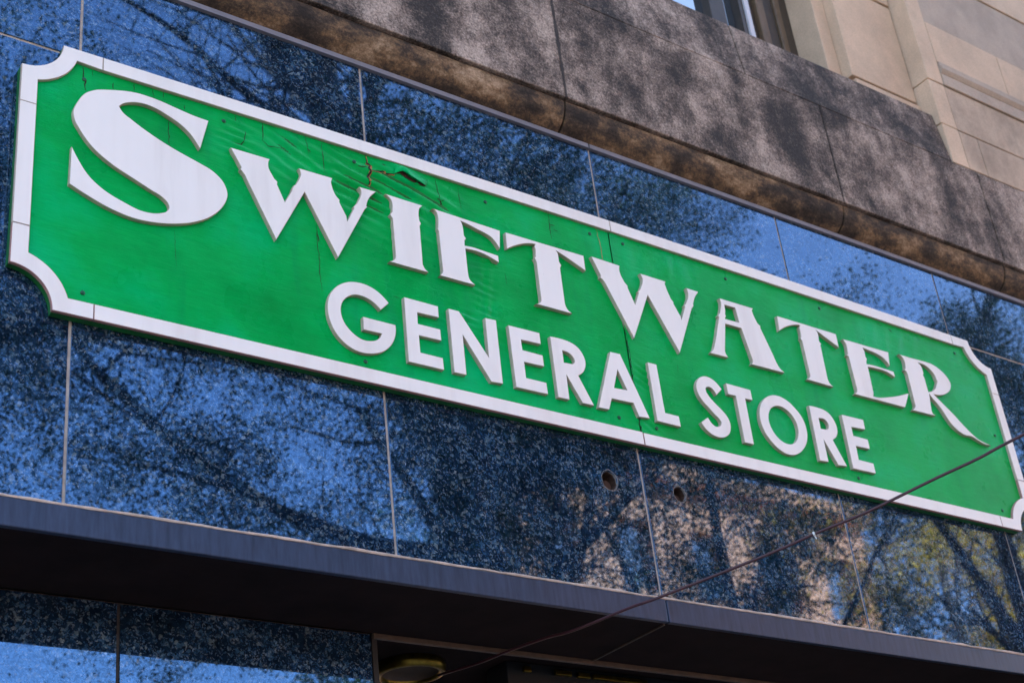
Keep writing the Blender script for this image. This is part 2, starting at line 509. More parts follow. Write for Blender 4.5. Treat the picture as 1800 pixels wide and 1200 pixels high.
for jx, wd in ((3.150, 0.0052), (4.668, 0.0022)):
    rr = random.Random(int(jx * 100)); mb = MB(); zz = [5.181 + 0.522 * k / 26 for k in range(27)]; vv = []
    for k, z in enumerate(zz):
        c = jx + 0.004 * noise.noise(Vector((z * 6, jx, 0))); w_ = wd * rr.uniform(0.7, 1.5) * (0.45 + 1.0 * math.sin(math.pi * min(1, max(0, 1 - k / 26 * 0.9))) + 0.3 * (k < 8))
        vv += [(c - w_, -0.0858, z), (c + w_, -0.0858, z)]
    mb.add(vv, [(2 * k, 2 * k + 1, 2 * k + 3, 2 * k + 2) for k in range(26)])
    part(mb, 'eroded_joint', M_mortar_dark, recalc=False)
# sloping sill course under the window, above the belt
SB = [-2.9, -0.35, 1.95, 4.213, 5.590]
for i in range(len(SB) - 1):
    mb = MB()
    mb.profile([(0.30, 5.709), (-0.083, 5.709), (-0.050, 6.012), (0.02, 6.022), (0.30, 6.040)], SB[i] + G, SB[i + 1] - G)
    part(mb, 'sill_block', M_stone, bevel=0.004)
mb = MB(); mb.box(-3.0, 10.4, -0.030, 0.058, 5.10, 6.0)
part(mb, 'bed_mortar', M_mortar_dark)

# window bay and stepped limestone reveals
def stone(x0, x1, y0, z0, z1, mat=M_cream, y1=0.44, name='limestone_block', bev=0.004):
    mb = MB(); mb.box(x0, x1, y0, y1, z0, z1)
    return part(mb, name, mat, bevel=bev)
# reveal B
stone(5.020, 5.112, 0.060, 6.045, 6.078, M_cream)
stone(5.020, 5.112, 0.064, 6.081, 7.6, M_cream)
# panel D
stone(5.115, 5.583, -0.004, 6.025, 6.098, M_cream)
stone(5.115, 5.583, 0.008, 6.126, 6.742, M_cream)
stone(5.115, 5.583, 0.004, 6.754, 7.6, M_cream)
mb = MB(); mb.box(5.118, 5.58, 0.05, 0.44, 6.02, 7.6)
part(mb, 'recess_backing', simple('ochre_dark_groove', (0.10, 0.062, 0.02), 0.9, 0.3, 20))
# pier G and the ashlar wall beyond it
stone(5.593, 5.715, -0.085, 5.709, 5.943, M_cream)
stone(5.593, 5.715, -0.083, 5.949, 6.222, M_cream)
stone(5.593, 5.715, -0.085, 6.226, 7.6, M_cream)
for a, b in ((5.718, 5.858), (5.862, 6.9), (6.904, 8.2)):
    stone(a, b, -0.085, 5.709, 5.940, M_cream_dirty)
stone(5.718, 8.2, -0.081, 5.951, 6.222, M_cream_dirty)
stone(5.718, 8.2, -0.090, 6.226, 6.300, M_cream_grey)
mb = MB(); mb.profile([(0.4, 6.303), (-0.088, 6.303), (-0.100, 6.328), (-0.100, 6.346), (-0.091, 6.352), (-0.091, 6.378), (0.4, 6.378)], 5.722, 8.2)
part(mb, 'string_moulding', M_cream_grey, bevel=0.003)
for a, b in ((5.718, 6.296), (6.300, 7.3), (7.304, 8.2)):
    stone(a, b, -0.085, 6.381, 6.645, M_cream)
stone(5.718, 8.2, -0.079, 6.650, 7.05, M_cream_grey)
stone(5.718, 8.2, -0.085, 7.054, 7.6, M_cream)
mb = MB(); mb.box(5.60, 8.2, -0.055, 0.44, 5.71, 7.59)
part(mb, 'ashlar_backing', M_mortar_dark)
# plain upper wall, out of view, its height set to shade near trees
mb = MB(); mb.box(-14, 26, -0.05, 0.44, 7.65, 20)
part(mb, 'upper_wall', M_cream)
for a, b in ((-14, -2.9), (8.25, 26)):
    mb = MB(); mb.box(a, b, -0.05, 0.44, 5.71, 7.64); part(mb, 'side_wall', M_cream)
for a, b in ((-14, -4.02), (12.02, 26)):
    mb = MB(); mb.box(a, b, 0.0, 0.055, 0, 5.70); part(mb, 'lower_wall', M_cream)

win = empty('window'); win.parent = store
def wpart(mb_, name, mats, **k):
    mb_.v = [(x + SX, y, z) for x, y, z in mb_.v]
    return mb_.build(name, mats, win, **k)
mb = MB(); mb.box(-2.8, 4.44, 0.262, 0.268, 6.10, 7.6); wpart(mb, 'pane', M_glass)
mb = MB(); mb.box(4.44, 4.545, 0.215, 0.30, 6.043, 7.6); wpart(mb, 'frame', M_winframe, bevel=0.004)
mb = MB(); mb.box(4.548, 4.640, 0.250, 0.256, 6.10, 7.6); wpart(mb, 'pane', M_glass)
mb = MB(); mb.box(4.642, 4.672, 0.205, 0.30, 6.043, 7.6); wpart(mb, 'mullion', M_winframe, bevel=0.002)
mb = MB(); mb.box(4.675, 4.705, 0.195, 0.30, 6.043, 7.6); wpart(mb, 'bar', M_alu, bevel=0.002)
mb = MB(); mb.box(4.708, 4.765, 0.225, 0.30, 6.043, 7.6); wpart(mb, 'mullion', M_winframe, bevel=0.002)
mb = MB(); mb.box(4.768, 4.822, 0.198, 0.30, 6.043, 7.6); wpart(mb, 'moulding', M_winbrown, bevel=0.006)
mb = MB(); mb.box(4.825, 4.905, 0.215, 0.30, 6.043, 7.6); wpart(mb, 'frame', M_winframe, bevel=0.004)
mb = MB(); mb.box(4.908, 4.950, 0.202, 0.30, 6.043, 7.6); wpart(mb, 'moulding', M_winbrown, bevel=0.006)
mb = MB(); mb.box(4.953, 5.018, 0.212, 0.30, 6.043, 7.6); wpart(mb, 'frame', M_winframe, bevel=0.004)
mb = MB(); mb.box(-2.8, 4.438, 0.21, 0.30, 6.043, 6.095); wpart(mb, 'bottom_rail', M_winframe, bevel=0.004)

# fascia strip, soffit panels, recessed granite wall, entrance recess
for a, b in ((-4, 0.30), (0.303, 3.3065), (3.3115, 6.31), (6.313, 9.3)):
    mb = MB(); mb.box(a, b, -0.006, 0.012, 3.164, 3.2415)
    part(mb, 'fascia', M_fascia, bevel=0.003)
    mb = MB(); mb.box(a + 0.003, b - 0.003, 0.0125, 0.386, 3.1655, 3.178)
    part(mb, 'soffit_panel', M_soffit)
mb = MB()
rr = random.Random(5)
n = 260
pts = [(-4 + 13.3 * k / n, -0.003 - rr.uniform(0, 0.002), 3.2455 + rr.uniform(-0.0012, 0.0012)) for k in range(n + 1)]
mb.tube(pts, [0.0042 + rr.uniform(-0.0012, 0.0014) for _ in pts], 6)
part(mb, 'sealant_bead', M_caulk)
mb = MB(); mb.box(3.300, 3.3065, 0.014, 0.386, 3.1600, 3.1652); part(mb, 'seam_bead', M_bead)
mb = MB(); mb.box(2.44, 9.3, 0.388, 0.402, 3.150, 3.178); part(mb, 'soffit_edge_bead', M_bead, bevel=0.003)
mb = MB(); mb.box(-4, 9.3, 0.0125, 0.42, 3.1785, 3.234); part(mb, 'soffit_core', M_dark)

mb = MB(); mb.box(-4, 2.432, 0.398, 0.41, 0, 3.166); part(mb, 'recess_joint_backing', M_mortar_dark)
LX = [-4.0, -2.4, -0.85, 0.70, 1.619, 2.436]
for i in range(len(LX) - 1):
    for z0, z1 in ((0.02, 1.4), (1.41, 3.162)):
        mb = MB()
        x0, x1 = LX[i] + J, LX[i + 1] - J
        slab([(x0 + SX, z0), (x1 + SX, z0), (x1 + SX, z1), (x0 + SX, z1)], [], 0.397, 0.392, mb, 0, 0, bev=0.001)
        mb.build('granite_panel', M_granite, store)
# entrance recess: dark lining, header with brass strip, shutter slats, glazed doors
mb = MB(); mb.box(2.44, 9.3, 0.405, 1.88, 3.215, 3.232); part(mb, 'recess_ceiling', M_soffit)
mb = MB(); mb.box(2.437, 2.455, 0.395, 1.88, 0, 3.214); part(mb, 'recess_side', M_dark)
mb = MB(); mb.box(3.10, 9.3, 0.60, 0.72, 3.125, 3.213); part(mb, 'shutter_housing', M_dark, bevel=0.004)
rr = random.Random(3)
for a, b in ((3.165, 3.195), (3.30, 3.372), (3.40, 3.455), (3.47, 3.72)):
    mb = MB(); mb.box(a, b, 0.585, 0.599, 3.178 + rr.uniform(-.003, .003), 3.196)
    part(mb, 'brass_strip', M_brass, bevel=0.002)
for k in range(9):
    mb = MB(); x = 3.13 + 0.16 * k
    mb.profile([(0.74, 3.12), (0.98, 3.12), (0.98, 3.135), (0.74, 3.135)], x, x + 0.135)
    part(mb, 'shutter_slat', M_shutter, bevel=0.004)
mb = MB(); mb.box(2.46, 9.3, 1.84, 1.86, 0, 3.21); part(mb, 'entrance_glazing', M_glass)

# recessed downlight with brass ring in the entrance ceiling
lamp = empty('downlight', (2.80, 0.74, 3.214))
tag(lamp, 'round brass ringed downlight in the dark entrance ceiling', 'lamp')
def lathe(prof, n=28):
    m = MB(); vv = []; ff = []
    for r, z in prof:
        vv += [(r * math.cos(2 * math.pi * k / n), r * math.sin(2 * math.pi * k / n), z) for k in range(n)]
    for a in range(len(prof) - 1):
        ff += [(a * n + k, a * n + (k + 1) % n, (a + 1) * n + (k + 1) % n, (a + 1) * n + k) for k in range(n)]
    m.add(vv, ff); return m
lathe([(0.118, 0.0), (0.122, -0.018), (0.116, -0.036), (0.102, -0.040), (0.096, -0.030), (0.094, -0.004)]).build('ring', M_brass, lamp, smooth=True)
lathe([(0.0955, -0.028), (0.090, -0.020), (0.080, -0.012), (0.05, -0.007), (0.001, -0.005)]).build('reflector', M_shutter, lamp, smooth=True)

# ------------------------------------------------------------------ the shop sign
LETTERS = [
["S",[[[1696.5,4571.5],[1686.8,4571.8],[1677.2,4572.1],[1667.5,4572.5],[1658,4572.9],[1648.5,4573.6],[1638.3,4574.7],[1628.2,4576],[1618.1,4577.5],[1608.1,4579],[1598.1,4580.5],[1584,4582.7],[1569.9,4585],[1555.9,4587.4],[1541.8,4589.3],[1527.6,4590.8],[1514.7,4591.6],[1501.6,4592.3],[1488.6,4592.6],[1475.5,4592.3],[1462.3,4591.3],[1446.4,4589.1],[1430.4,4585.9],[1414.4,4581.8],[1398.4,4577.2],[1382.5,4572],[1372.2,4568.7],[1361.9,4565.4],[1351.7,4561.7],[1341.6,4557.3],[1331.8,4551.7],[1326.3,4548],[1320.7,4544.1],[1315.2,4539.9],[1310,4535.3],[1305.2,4530.2],[1300,4523.3],[1295.2,4515.7],[1290.8,4507.6],[1286.9,4499.2],[1283.3,4490.9],[1280.2,4483.4],[1277.3,4475.7],[1274.8,4467.9],[1272.9,4460.2],[1271.9,4452.7],[1271.9,4446.4],[1272.4,4440.2],[1273.4,4434.1],[1274.6,4428.3],[1277.2,4420.1],[1280.8,4412.5],[1285.1,4405.4],[1289.6,4398.5],[1294,4391.7],[1300.4,4382],[1307.2,4372.7],[1314.4,4363.8],[1321.8,4355.3],[1329.6,4347.3],[1340.3,4337.6],[1351.6,4328.8],[1363.5,4320.8],[1375.7,4313.3],[1388.1,4306.1],[1400.1,4299.9],[1412.5,4294.3],[1425.2,4289],[1437.9,4283.9],[1450.6,4278.6],[1461.6,4274],[1472.6,4269.4],[1483.7,4264.9],[1494.7,4260.3],[1505.8,4255.5],[1515.6,4251.7],[1525.8,4248.3],[1535.7,4244.6],[1545.1,4240],[1553.4,4233.7],[1558,4229.6],[1562.3,4225],[1565.4,4219.5],[1567.3,4213.3],[1567.5,4206.6],[1564.7,4200.4],[1560.7,4194.6],[1555.8,4189.8],[1550,4186.1],[1543.8,4183.1],[1537.8,4180.3],[1527.6,4176.4],[1517.3,4173.8],[1507,4172.4],[1496.8,4171.8],[1487,4171.7],[1474.8,4172.5],[1463,4174.8],[1451.5,4178],[1440.1,4181.6],[1428.8,4185.3],[1416,4189.3],[1403.4,4193.6],[1391,4198.3],[1378.9,4203.6],[1367.3,4209.8],[1357.4,4215.8],[1347.6,4222.4],[1338.3,4229.4],[1329.3,4237.2],[1321,4245.6],[1315,4252.8],[1309.3,4260.5],[1303.9,4268.6],[1298.7,4277],[1293.5,4285.3],[1288.9,4293.2],[1284.4,4301.4],[1280,4309.6],[1275.6,4317.9],[1271.2,4326.1],[1268.9,4196.7],[1278.2,4192.6],[1287.5,4188.5],[1296.8,4184.4],[1306.1,4180.3],[1315.5,4176.4],[1330.3,4170.5],[1345.3,4164.8],[1360.4,4159.3],[1375.7,4154.4],[1391.3,4150.2],[1406.2,4146.8],[1421.3,4143.7],[1436.6,4141.2],[1452.1,4139.6],[1468,4138.9],[1480.1,4139.1],[1492.4,4139.8],[1504.9,4141],[1517.5,4142.6],[1530.1,4144.7],[1541.1,4146.7],[1552.1,4149],[1563.2,4151.6],[1574.3,4154.6],[1585.4,4157.9],[1597.4,4161.9],[1609.5,4166.1],[1621.7,4170.8],[1633.8,4176.1],[1645.7,4182.2],[1656.7,4188.2],[1667.7,4194.7],[1678.6,4201.7],[1689.1,4209.5],[1699.2,4218.1],[1708.6,4227.2],[1718,4237],[1726.8,4247.6],[1734.8,4258.7],[1741.5,4270.3],[1745.4,4278.4],[1749.1,4286.8],[1752.2,4295.4],[1754.5,4303.9],[1755.7,4312.1],[1755.7,4320],[1754.6,4327.8],[1752.6,4335.4],[1750,4342.6],[1747.1,4349.2],[1742.2,4357.7],[1736.1,4365.2],[1729.2,4371.8],[1721.6,4377.8],[1713.9,4383.1],[1705.5,4387.9],[1696.5,4391.8],[1687.1,4395],[1677.5,4397.9],[1668.1,4400.9],[1659.9,4403.4],[1651.6,4405.8],[1643.2,4408.1],[1634.9,4410.4],[1626.6,4412.8],[1615,4416.2],[1603.4,4419.7],[1591.9,4423.2],[1580.5,4426.9],[1569.2,4430.7],[1555.9,4435.6],[1542.7,4440.7],[1529.7,4446.1],[1516.8,4451.6],[1504.1,4457.4],[1492.6,4462.9],[1481.1,4468.5],[1469.8,4474.3],[1458.6,4480.4],[1447.6,4486.7],[1441.7,4490],[1435.8,4493.1],[1429.9,4496.4],[1424.4,4500.2],[1419.5,4504.8],[1415.7,4509.8],[1412.3,4515.3],[1408.9,4520.8],[1412.8,4525.7],[1416.8,4530.5],[1421,4534.9],[1426.6,4539.2],[1432.7,4542.7],[1438.8,4545.8],[1446.7,4549.5],[1454.8,4552.5],[1462.9,4554.8],[1470.9,4556.6],[1478.9,4558],[1487.2,4558.7],[1495.4,4558.8],[1503.6,4558.3],[1511.7,4557.4],[1519.6,4556.2],[1529,4554.3],[1538.1,4551.8],[1547.1,4548.8],[1556,4545.4],[1564.9,4542],[1573.4,4538.7],[1581.9,4535.2],[1590.3,4531.5],[1598.4,4527.4],[1606.3,4522.7],[1612.5,4518.6],[1618.5,4514.2],[1624.3,4509.5],[1630,4504.6],[1635.4,4499.4],[1642.5,4491.4],[1649.1,4482.7],[1655.3,4473.7],[1661.4,4464.5],[1667.7,4455.5]]]],
["W",[[[1769.5,4495.5],[1903.4,4496.9],[1900.6,4490.4],[1898.3,4484],[1897.5,4478.5],[1897.4,4473],[1897.7,4467.8],[1899.1,4460.4],[1901.7,4453.7],[1905,4447.4],[1908.7,4441.4],[1912.1,4435.3],[1914.3,4431.2],[1916.5,4427.2],[1927.1,4419.2],[1925.6,4408.1],[1950.5,4350.1],[1976.9,4401],[1977.9,4407.7],[1985.2,4424.3],[1991.3,4428.3],[1994.8,4434.9],[1998.4,4441.5],[2001.9,4448.1],[2005,4454.8],[2007.8,4461.2],[2010.4,4467.7],[2011.8,4473.9],[2011.6,4480.5],[2010.1,4486.7],[2007.8,4491.8],[2005,4496.7],[2126.7,4498.1],[2124.5,4492.5],[2122.4,4487],[2121.1,4481.6],[2121.6,4474.9],[2123.1,4468.4],[2124.8,4460.8],[2126.9,4453.5],[2129.4,4446.4],[2132.5,4439.8],[2136.2,4433.8],[2138.5,4430.9],[2140.8,4428],[2148.8,4420.9],[2147.1,4411.5],[2170.1,4365.4],[2171.9,4346],[2200.5,4404.2],[2199.4,4410.7],[2207.9,4422.6],[2212,4426.4],[2215.9,4433.7],[2219.9,4441],[2223.6,4448.4],[2226.8,4455.9],[2228.9,4461.5],[2230.7,4467.2],[2231.9,4472.6],[2232.2,4477.7],[2231.9,4482.6],[2230.9,4487.1],[2228.6,4492],[2225.7,4496.5],[2289.1,4497.6],[2283.9,4492],[2278.6,4486.4],[2273.3,4480.8],[2268.4,4475],[2264.1,4469],[2260.2,4462.3],[2256.7,4455.3],[2253.6,4448.2],[2251.1,4441.2],[2249.4,4434.9],[2247.9,4428.7],[2250.7,4424.7],[2240.5,4412.6],[2129.7,4197.9],[2022.5,4410.6],[1915.5,4201.1],[1820.3,4395.5],[1815.7,4407.3],[1805.5,4419.5],[1800.6,4423.4],[1804,4433.1]]]],
["I",[[[2324,4500.4],[2469.4,4499.4],[2464.8,4494.8],[2460.1,4490.1],[2456.4,4485.2],[2454.3,4480.1],[2453.1,4474.7],[2452.1,4469.5],[2451.1,4463.4],[2450.6,4457.5],[2450.4,4451.6],[2450.5,4445.9],[2450.8,4440.3],[2451.2,4436.9],[2451.6,4433.4],[2456.7,4424.3],[2450.7,4412.5],[2448.5,4262.1],[2450.3,4257.9],[2452.1,4253.7],[2454.2,4249.9],[2457.2,4246.4],[2460.7,4243.3],[2464.4,4240.5],[2468,4237.5],[2320,4237.7],[2325.7,4240.5],[2331.3,4243.4],[2336.3,4247.1],[2341,4252.7],[2344.4,4259],[2345.2,4263.1],[2345.7,4267.2],[2345.9,4405.3],[2345.3,4410.8],[2337,4422.3],[2339.1,4427.2],[2346.7,4436.7],[2347.3,4443.3],[2348.1,4450],[2348.8,4456.7],[2349.1,4463.2],[2348.7,4469.3],[2347.9,4474.5],[2346.8,4479.5],[2345.1,4483.9],[2342.4,4487.7],[2339.1,4490.9],[2335.5,4493.7],[2331.8,4496.2],[2327.9,4498.3]]]],
["F",[[[2508.5,4500.4],[2784.7,4494.3],[2775,4418.5],[2772.3,4422.4],[2769.7,4426.3],[2767.1,4430.2],[2764.4,4434],[2761.6,4437.7],[2758.5,4441.4],[2755.4,4445.1],[2752.2,4448.6],[2748.7,4451.9],[2744.9,4454.8],[2740.4,4457.4],[2735.5,4459.6],[2730.4,4461.4],[2725.1,4463],[2719.9,4464.6],[2714.2,4466.1],[2708.4,4467.2],[2702.5,4468.3],[2696.6,4469.4],[2690.7,4470.5],[2683.5,4472.3],[2676.3,4474.1],[2669.2,4476],[2662,4477.8],[2654.7,4479.4],[2647.9,4480.7],[2641,4481.9],[2634.1,4482.9],[2627.2,4484],[2620.4,4485.1],[2622.8,4480.7],[2624.9,4476.2],[2626.3,4470.5],[2627.3,4464.5],[2627.9,4458.4],[2628.1,4452.1],[2628.1,4445.6],[2628.1,4439.2],[2628.1,4432.8],[2628.9,4426.9],[2635.7,4418.8],[2628.2,4407.5],[2627,4387.4],[2633.5,4388.1],[2640,4388.9],[2646.4,4389.6],[2652.9,4390.2],[2659.2,4390.7],[2666.7,4390.8],[2674,4390.6],[2681.3,4390.2],[2688.6,4389.8],[2695.9,4389.4],[2709.4,4388.8],[2723,4388.2],[2736.5,4387.5],[2750.1,4386.8],[2763.7,4386.1],[2763.7,4359.3],[2754.9,4362.1],[2746.3,4365.1],[2737.6,4367.9],[2728.8,4370.6],[2719.9,4372.8],[2712.8,4374.4],[2705.6,4375.8],[2698.4,4377],[2691,4378],[2683.6,4378.6],[2678.5,4378.9],[2673.4,4379],[2668.2,4379],[2663.1,4378.9],[2657.9,4378.7],[2652,4378.4],[2646.1,4377.8],[2640.1,4377.2],[2634.2,4376.5],[2628.3,4375.9],[2627.9,4282.7],[2628.4,4277.5],[2628.8,4272.1],[2629.2,4266.8],[2630,4261.8],[2631.5,4257.3],[2634.6,4252.8],[2638.6,4249.1],[2643.3,4245.8],[2648.1,4242.7],[2652.6,4239.3],[2512.4,4238.8],[2517.7,4243.8],[2522.3,4249.1],[2524.7,4254.3],[2526.5,4259.7],[2525.3,4403.9],[2525.6,4413.6],[2521.9,4423.6],[2524.4,4430.5],[2525.3,4439.4],[2526.4,4448.5],[2527.3,4457.5],[2527.8,4466.3],[2527.4,4474.7],[2526.9,4479.5],[2526.2,4484.2],[2524.9,4488.4],[2522.2,4493.2],[2518.5,4497],[2513.7,4499]]]],
["T",[[[2808.3,4495.1],[3151.7,4497.4],[3150.7,4434.3],[3067.2,4469.1],[3024.7,4483.9],[3027.4,4480.8],[3030.1,4477.7],[3032.1,4474.2],[3033.2,4469.3],[3033.3,4463.9],[3033.3,4458.4],[3033.3,4453.8],[3033.2,4449.1],[3033,4444.5],[3032.9,4439.8],[3035.3,4434.8],[3040.6,4425.2],[3033.4,4413.5],[3033.2,4404.8],[3032,4272.9],[3032.5,4267.4],[3033.1,4261.8],[3034.3,4256.6],[3035.9,4252.9],[3037.8,4249.4],[3040.1,4246.2],[3042.7,4243.3],[3046.2,4240.6],[3050.1,4238.3],[3054.2,4236.2],[3058.2,4234],[2902.8,4232.9],[2907.7,4234.9],[2912.6,4236.9],[2917.1,4239.6],[2921.2,4243.2],[2924.8,4247.5],[2927.2,4251.8],[2927.7,4255.9],[2927.7,4260],[2929.6,4406.2],[2928.5,4411.2],[2922.4,4424],[2928.9,4430.5],[2929.4,4435.5],[2929.9,4440.5],[2930.4,4445.5],[2931,4450.3],[2931.7,4455.2],[2932.1,4459.9],[2931.7,4464.2],[2930.5,4467.4],[2929.1,4470.5],[2935.5,4483.8],[2929.9,4482.9],[2924.3,4482.2],[2918.6,4481.3],[2913,4480.2],[2907.5,4478.7],[2902.1,4477.1],[2896.6,4475.3],[2891.1,4473.4],[2885.2,4471.2],[2879.3,4468.8],[2873.4,4466.3],[2867.6,4463.6],[2861.7,4460.8],[2855.7,4457.7],[2849.7,4454.5],[2843.8,4451.1],[2837.9,4447.7],[2832,4444.2],[2826.7,4440.9],[2821.5,4437.5],[2816.3,4434.1],[2811.1,4430.7],[2805.9,4427.3]]]],
["W",[[[3188.6,4505.7],[3319.6,4502.9],[3317.3,4496],[3315.4,4489.3],[3314.9,4483.6],[3315.2,4478.1],[3315.8,4472.8],[3317.4,4464.6],[3320.2,4457.1],[3323.6,4449.8],[3327.2,4442.7],[3330.4,4435.4],[3334.7,4431.2],[3343,4423.5],[3341.7,4414.4],[3365,4349.4],[3392.5,4408.1],[3389.2,4411.1],[3402.5,4424.6],[3406.7,4432.4],[3411.1,4440.2],[3415.4,4448],[3419.1,4455.8],[3421.7,4463.4],[3423.2,4469.1],[3423.9,4474.5],[3423.3,4478.8],[3421.9,4482.8],[3420.2,4486.7],[3417.8,4491.5],[3415.2,4496.2],[3538.9,4495.4],[3536,4488.7],[3533.9,4482.3],[3534.5,4476.5],[3536,4471.1],[3538.4,4461.2],[3541.3,4451.5],[3544.5,4442.1],[3547.7,4432.7],[3550.7,4423.2],[3554.4,4419.5],[3561.6,4411.6],[3559.6,4404.5],[3585,4355.9],[3585.4,4341.3],[3617,4406.7],[3614.1,4411.8],[3625.1,4423.2],[3629.2,4430.5],[3633.6,4437.9],[3637.9,4445.3],[3641.6,4452.5],[3644.3,4459.7],[3646,4466.7],[3646.9,4473.4],[3646.4,4479.3],[3645.3,4484.8],[3643.6,4490.1],[3641.7,4495.3],[3703.3,4494.4],[3697.9,4488.1],[3692.3,4481.7],[3686.9,4475.4],[3682.1,4468.9],[3677.3,4461.3],[3673.1,4453.5],[3669.2,4445.8],[3666.8,4440.2],[3664.6,4434.6],[3662.4,4429.1],[3663.2,4422.6],[3650.4,4407.6],[3545.9,4194.6],[3435.7,4409.3],[3331.7,4202.7],[3236.9,4402.7],[3232.5,4410.5],[3224.6,4419.7],[3216,4422.7],[3219.8,4434.7]]]],
["A",[[[3811.1,4495.3],[3988.2,4495.5],[3983.7,4490.6],[3980.1,4485.8],[3979.1,4481.4],[3979.9,4477.2],[3980.9,4473.1],[3982.5,4464.5],[3985.1,4456.4],[3988.2,4448.7],[3991.5,4440.9],[3994.5,4433.1],[3998.1,4429.6],[4008.4,4422.3],[4006.8,4411.8],[4045.8,4303.9],[4048.1,4296.4],[4050.3,4288.8],[4052.5,4281.3],[4055.1,4274],[4058.2,4267],[4060.5,4262.6],[4063,4258.2],[4065.6,4254],[4068.8,4250.2],[4072.4,4246.9],[4076.5,4244],[4080.9,4241.3],[4085.3,4238.6],[4089.7,4235.8],[3913.1,4232.4],[3917.8,4237.2],[3921.8,4242],[3923.7,4247.5],[3924.7,4253.1],[3898.9,4384.9],[3815.6,4384],[3783.8,4258.3],[3784.5,4254.3],[3785.1,4250.3],[3786,4246.5],[3787.7,4242.9],[3790,4239.6],[3792.4,4236.4],[3794.7,4233.1],[3703.1,4231.8],[3709.1,4237.1],[3715.2,4242.5],[3720.6,4248.1],[3724.9,4254.1],[3728.4,4260.3],[3731.4,4266.7],[3734.1,4273.1],[3737,4279.5],[3746.1,4299],[3754.2,4318.5],[3761.8,4338.2],[3769.3,4357.8],[3777.1,4377.7],[3787.9,4406.9],[3783.1,4408.3],[3788.9,4417.8],[3797.5,4426],[3800.6,4433.5],[3803.9,4441],[3807.2,4448.5],[3810,4456],[3812.2,4463.3],[3813.5,4469.2],[3814.5,4475.2],[3814.8,4480.8],[3814,4485.8],[3812.6,4490.6]],[[3832.3,4471.9],[3887.7,4471.8],[3893.6,4408.3],[3819.3,4406.2],[3822.3,4413.7],[3827.4,4420.3],[3824.5,4426.2],[3829.6,4444.3]]]],
["T",[[[4118.1,4495.1],[4451.1,4495.4],[4449.6,4432.5],[4330.5,4485.4],[4333,4482.2],[4335.6,4479.2],[4338,4475.9],[4339.6,4472.3],[4340.3,4467.4],[4340.3,4462.1],[4339.9,4456.6],[4339.3,4451.6],[4338.4,4446.5],[4337.3,4441.3],[4336.3,4436.2],[4338.1,4431.4],[4345.6,4423.8],[4339.2,4415.8],[4339,4407],[4334.3,4264],[4335.5,4259.4],[4336.6,4254.9],[4338.3,4250.6],[4340.3,4247.2],[4342.7,4244],[4345.5,4241.2],[4349.8,4238.4],[4354.8,4236.2],[4359.7,4233.9],[4212.1,4234.8],[4219.5,4239.5],[4226.3,4244.5],[4230.9,4250],[4235,4255.9],[4234,4410.7],[4232.7,4413],[4226.9,4420.6],[4233.4,4428.3],[4234.2,4433.5],[4234.9,4438.8],[4235.5,4444],[4235.8,4449.6],[4235.8,4455.1],[4235.7,4460.6],[4235.5,4466],[4235.3,4471.5],[4242.5,4484],[4235.6,4483.3],[4228.8,4482.6],[4221.8,4481.5],[4215.5,4480],[4209,4478.1],[4202.4,4476],[4195.9,4473.7],[4189.6,4471.3],[4183.3,4468.7],[4177,4466],[4170.7,4463],[4164.5,4460],[4157.9,4456.5],[4151.3,4452.9],[4144.7,4449],[4138.2,4445.1],[4131.9,4440.9],[4125.5,4436.4],[4119.2,4431.6],[4112.9,4426.9]]]],
["E",[[[4487.2,4481.1],[4761.2,4484.3],[4747.7,4417.7],[4745.1,4421.8],[4742.6,4425.8],[4739.8,4429.6],[4735.9,4434],[4731.6,4438],[4726.9,4441.8],[4721.9,4445.3],[4716.5,4448.4],[4710.8,4451.2],[4704.6,4453.6],[4698.2,4455.8],[4691.5,4457.6],[4684.7,4459.3],[4677.1,4460.6],[4669.2,4461.5],[4661.2,4462.2],[4653,4462.9],[4645,4463.6],[4635.9,4464.5],[4626.9,4465.3],[4617.8,4466.2],[4608.8,4467],[4599.7,4467.8],[4602.2,4462.7],[4604.6,4457.6],[4606.3,4452.1],[4606.5,4446.1],[4605.8,4439.7],[4604.7,4433.1],[4603.8,4426.6],[4610.6,4416.8],[4603.3,4407],[4600.1,4391.9],[4609.3,4392.7],[4618.6,4393.6],[4627.9,4394.5],[4637.1,4395.2],[4646.1,4395.7],[4655.6,4395.9],[4664.9,4395.8],[4674.2,4395.6],[4683.5,4395.3],[4692.8,4395.1],[4706.8,4394.9],[4720.9,4394.7],[4735,4394.5],[4749.2,4394.2],[4763.4,4394],[4763.4,4368.1],[4755.6,4371],[4747.9,4374.1],[4740.2,4377.1],[4732.2,4379.7],[4723.6,4381.8],[4715,4383.1],[4706,4384],[4696.7,4384.5],[4687.2,4384.8],[4677.6,4384.9],[4668.9,4384.8],[4660,4384.5],[4651.1,4384.1],[4642.1,4383.5],[4632.4,4382.8],[4622.7,4381.9],[4612.9,4380.9],[4603.2,4380],[4597.6,4256.9],[4591.1,4242.3],[4598.3,4242.3],[4605.6,4242.3],[4613,4242.6],[4624.8,4244],[4637.1,4246.4],[4649.8,4249.3],[4662.6,4252.6],[4675.3,4256],[4688.2,4259.4],[4701.2,4263.1],[4714.2,4267],[4727.3,4271.1],[4740.5,4275.3],[4757.3,4281],[4774.3,4287.2],[4791.3,4293.5],[4808.4,4299.9],[4825.6,4306.3],[4778.8,4232.2],[4478.9,4228.5],[4487.1,4234.7],[4494.1,4241],[4497.5,4248.4],[4499.4,4256.1],[4497.1,4393.9],[4497,4402.8],[4486.6,4405.8],[4496.7,4414.4],[4497.5,4420.9],[4498.3,4427.4],[4499,4433.9],[4499.6,4440.3],[4500.2,4447.1],[4500.6,4453.9],[4500.1,4460.2],[4498,4466],[4494.7,4471.2],[4490.8,4476]]]],
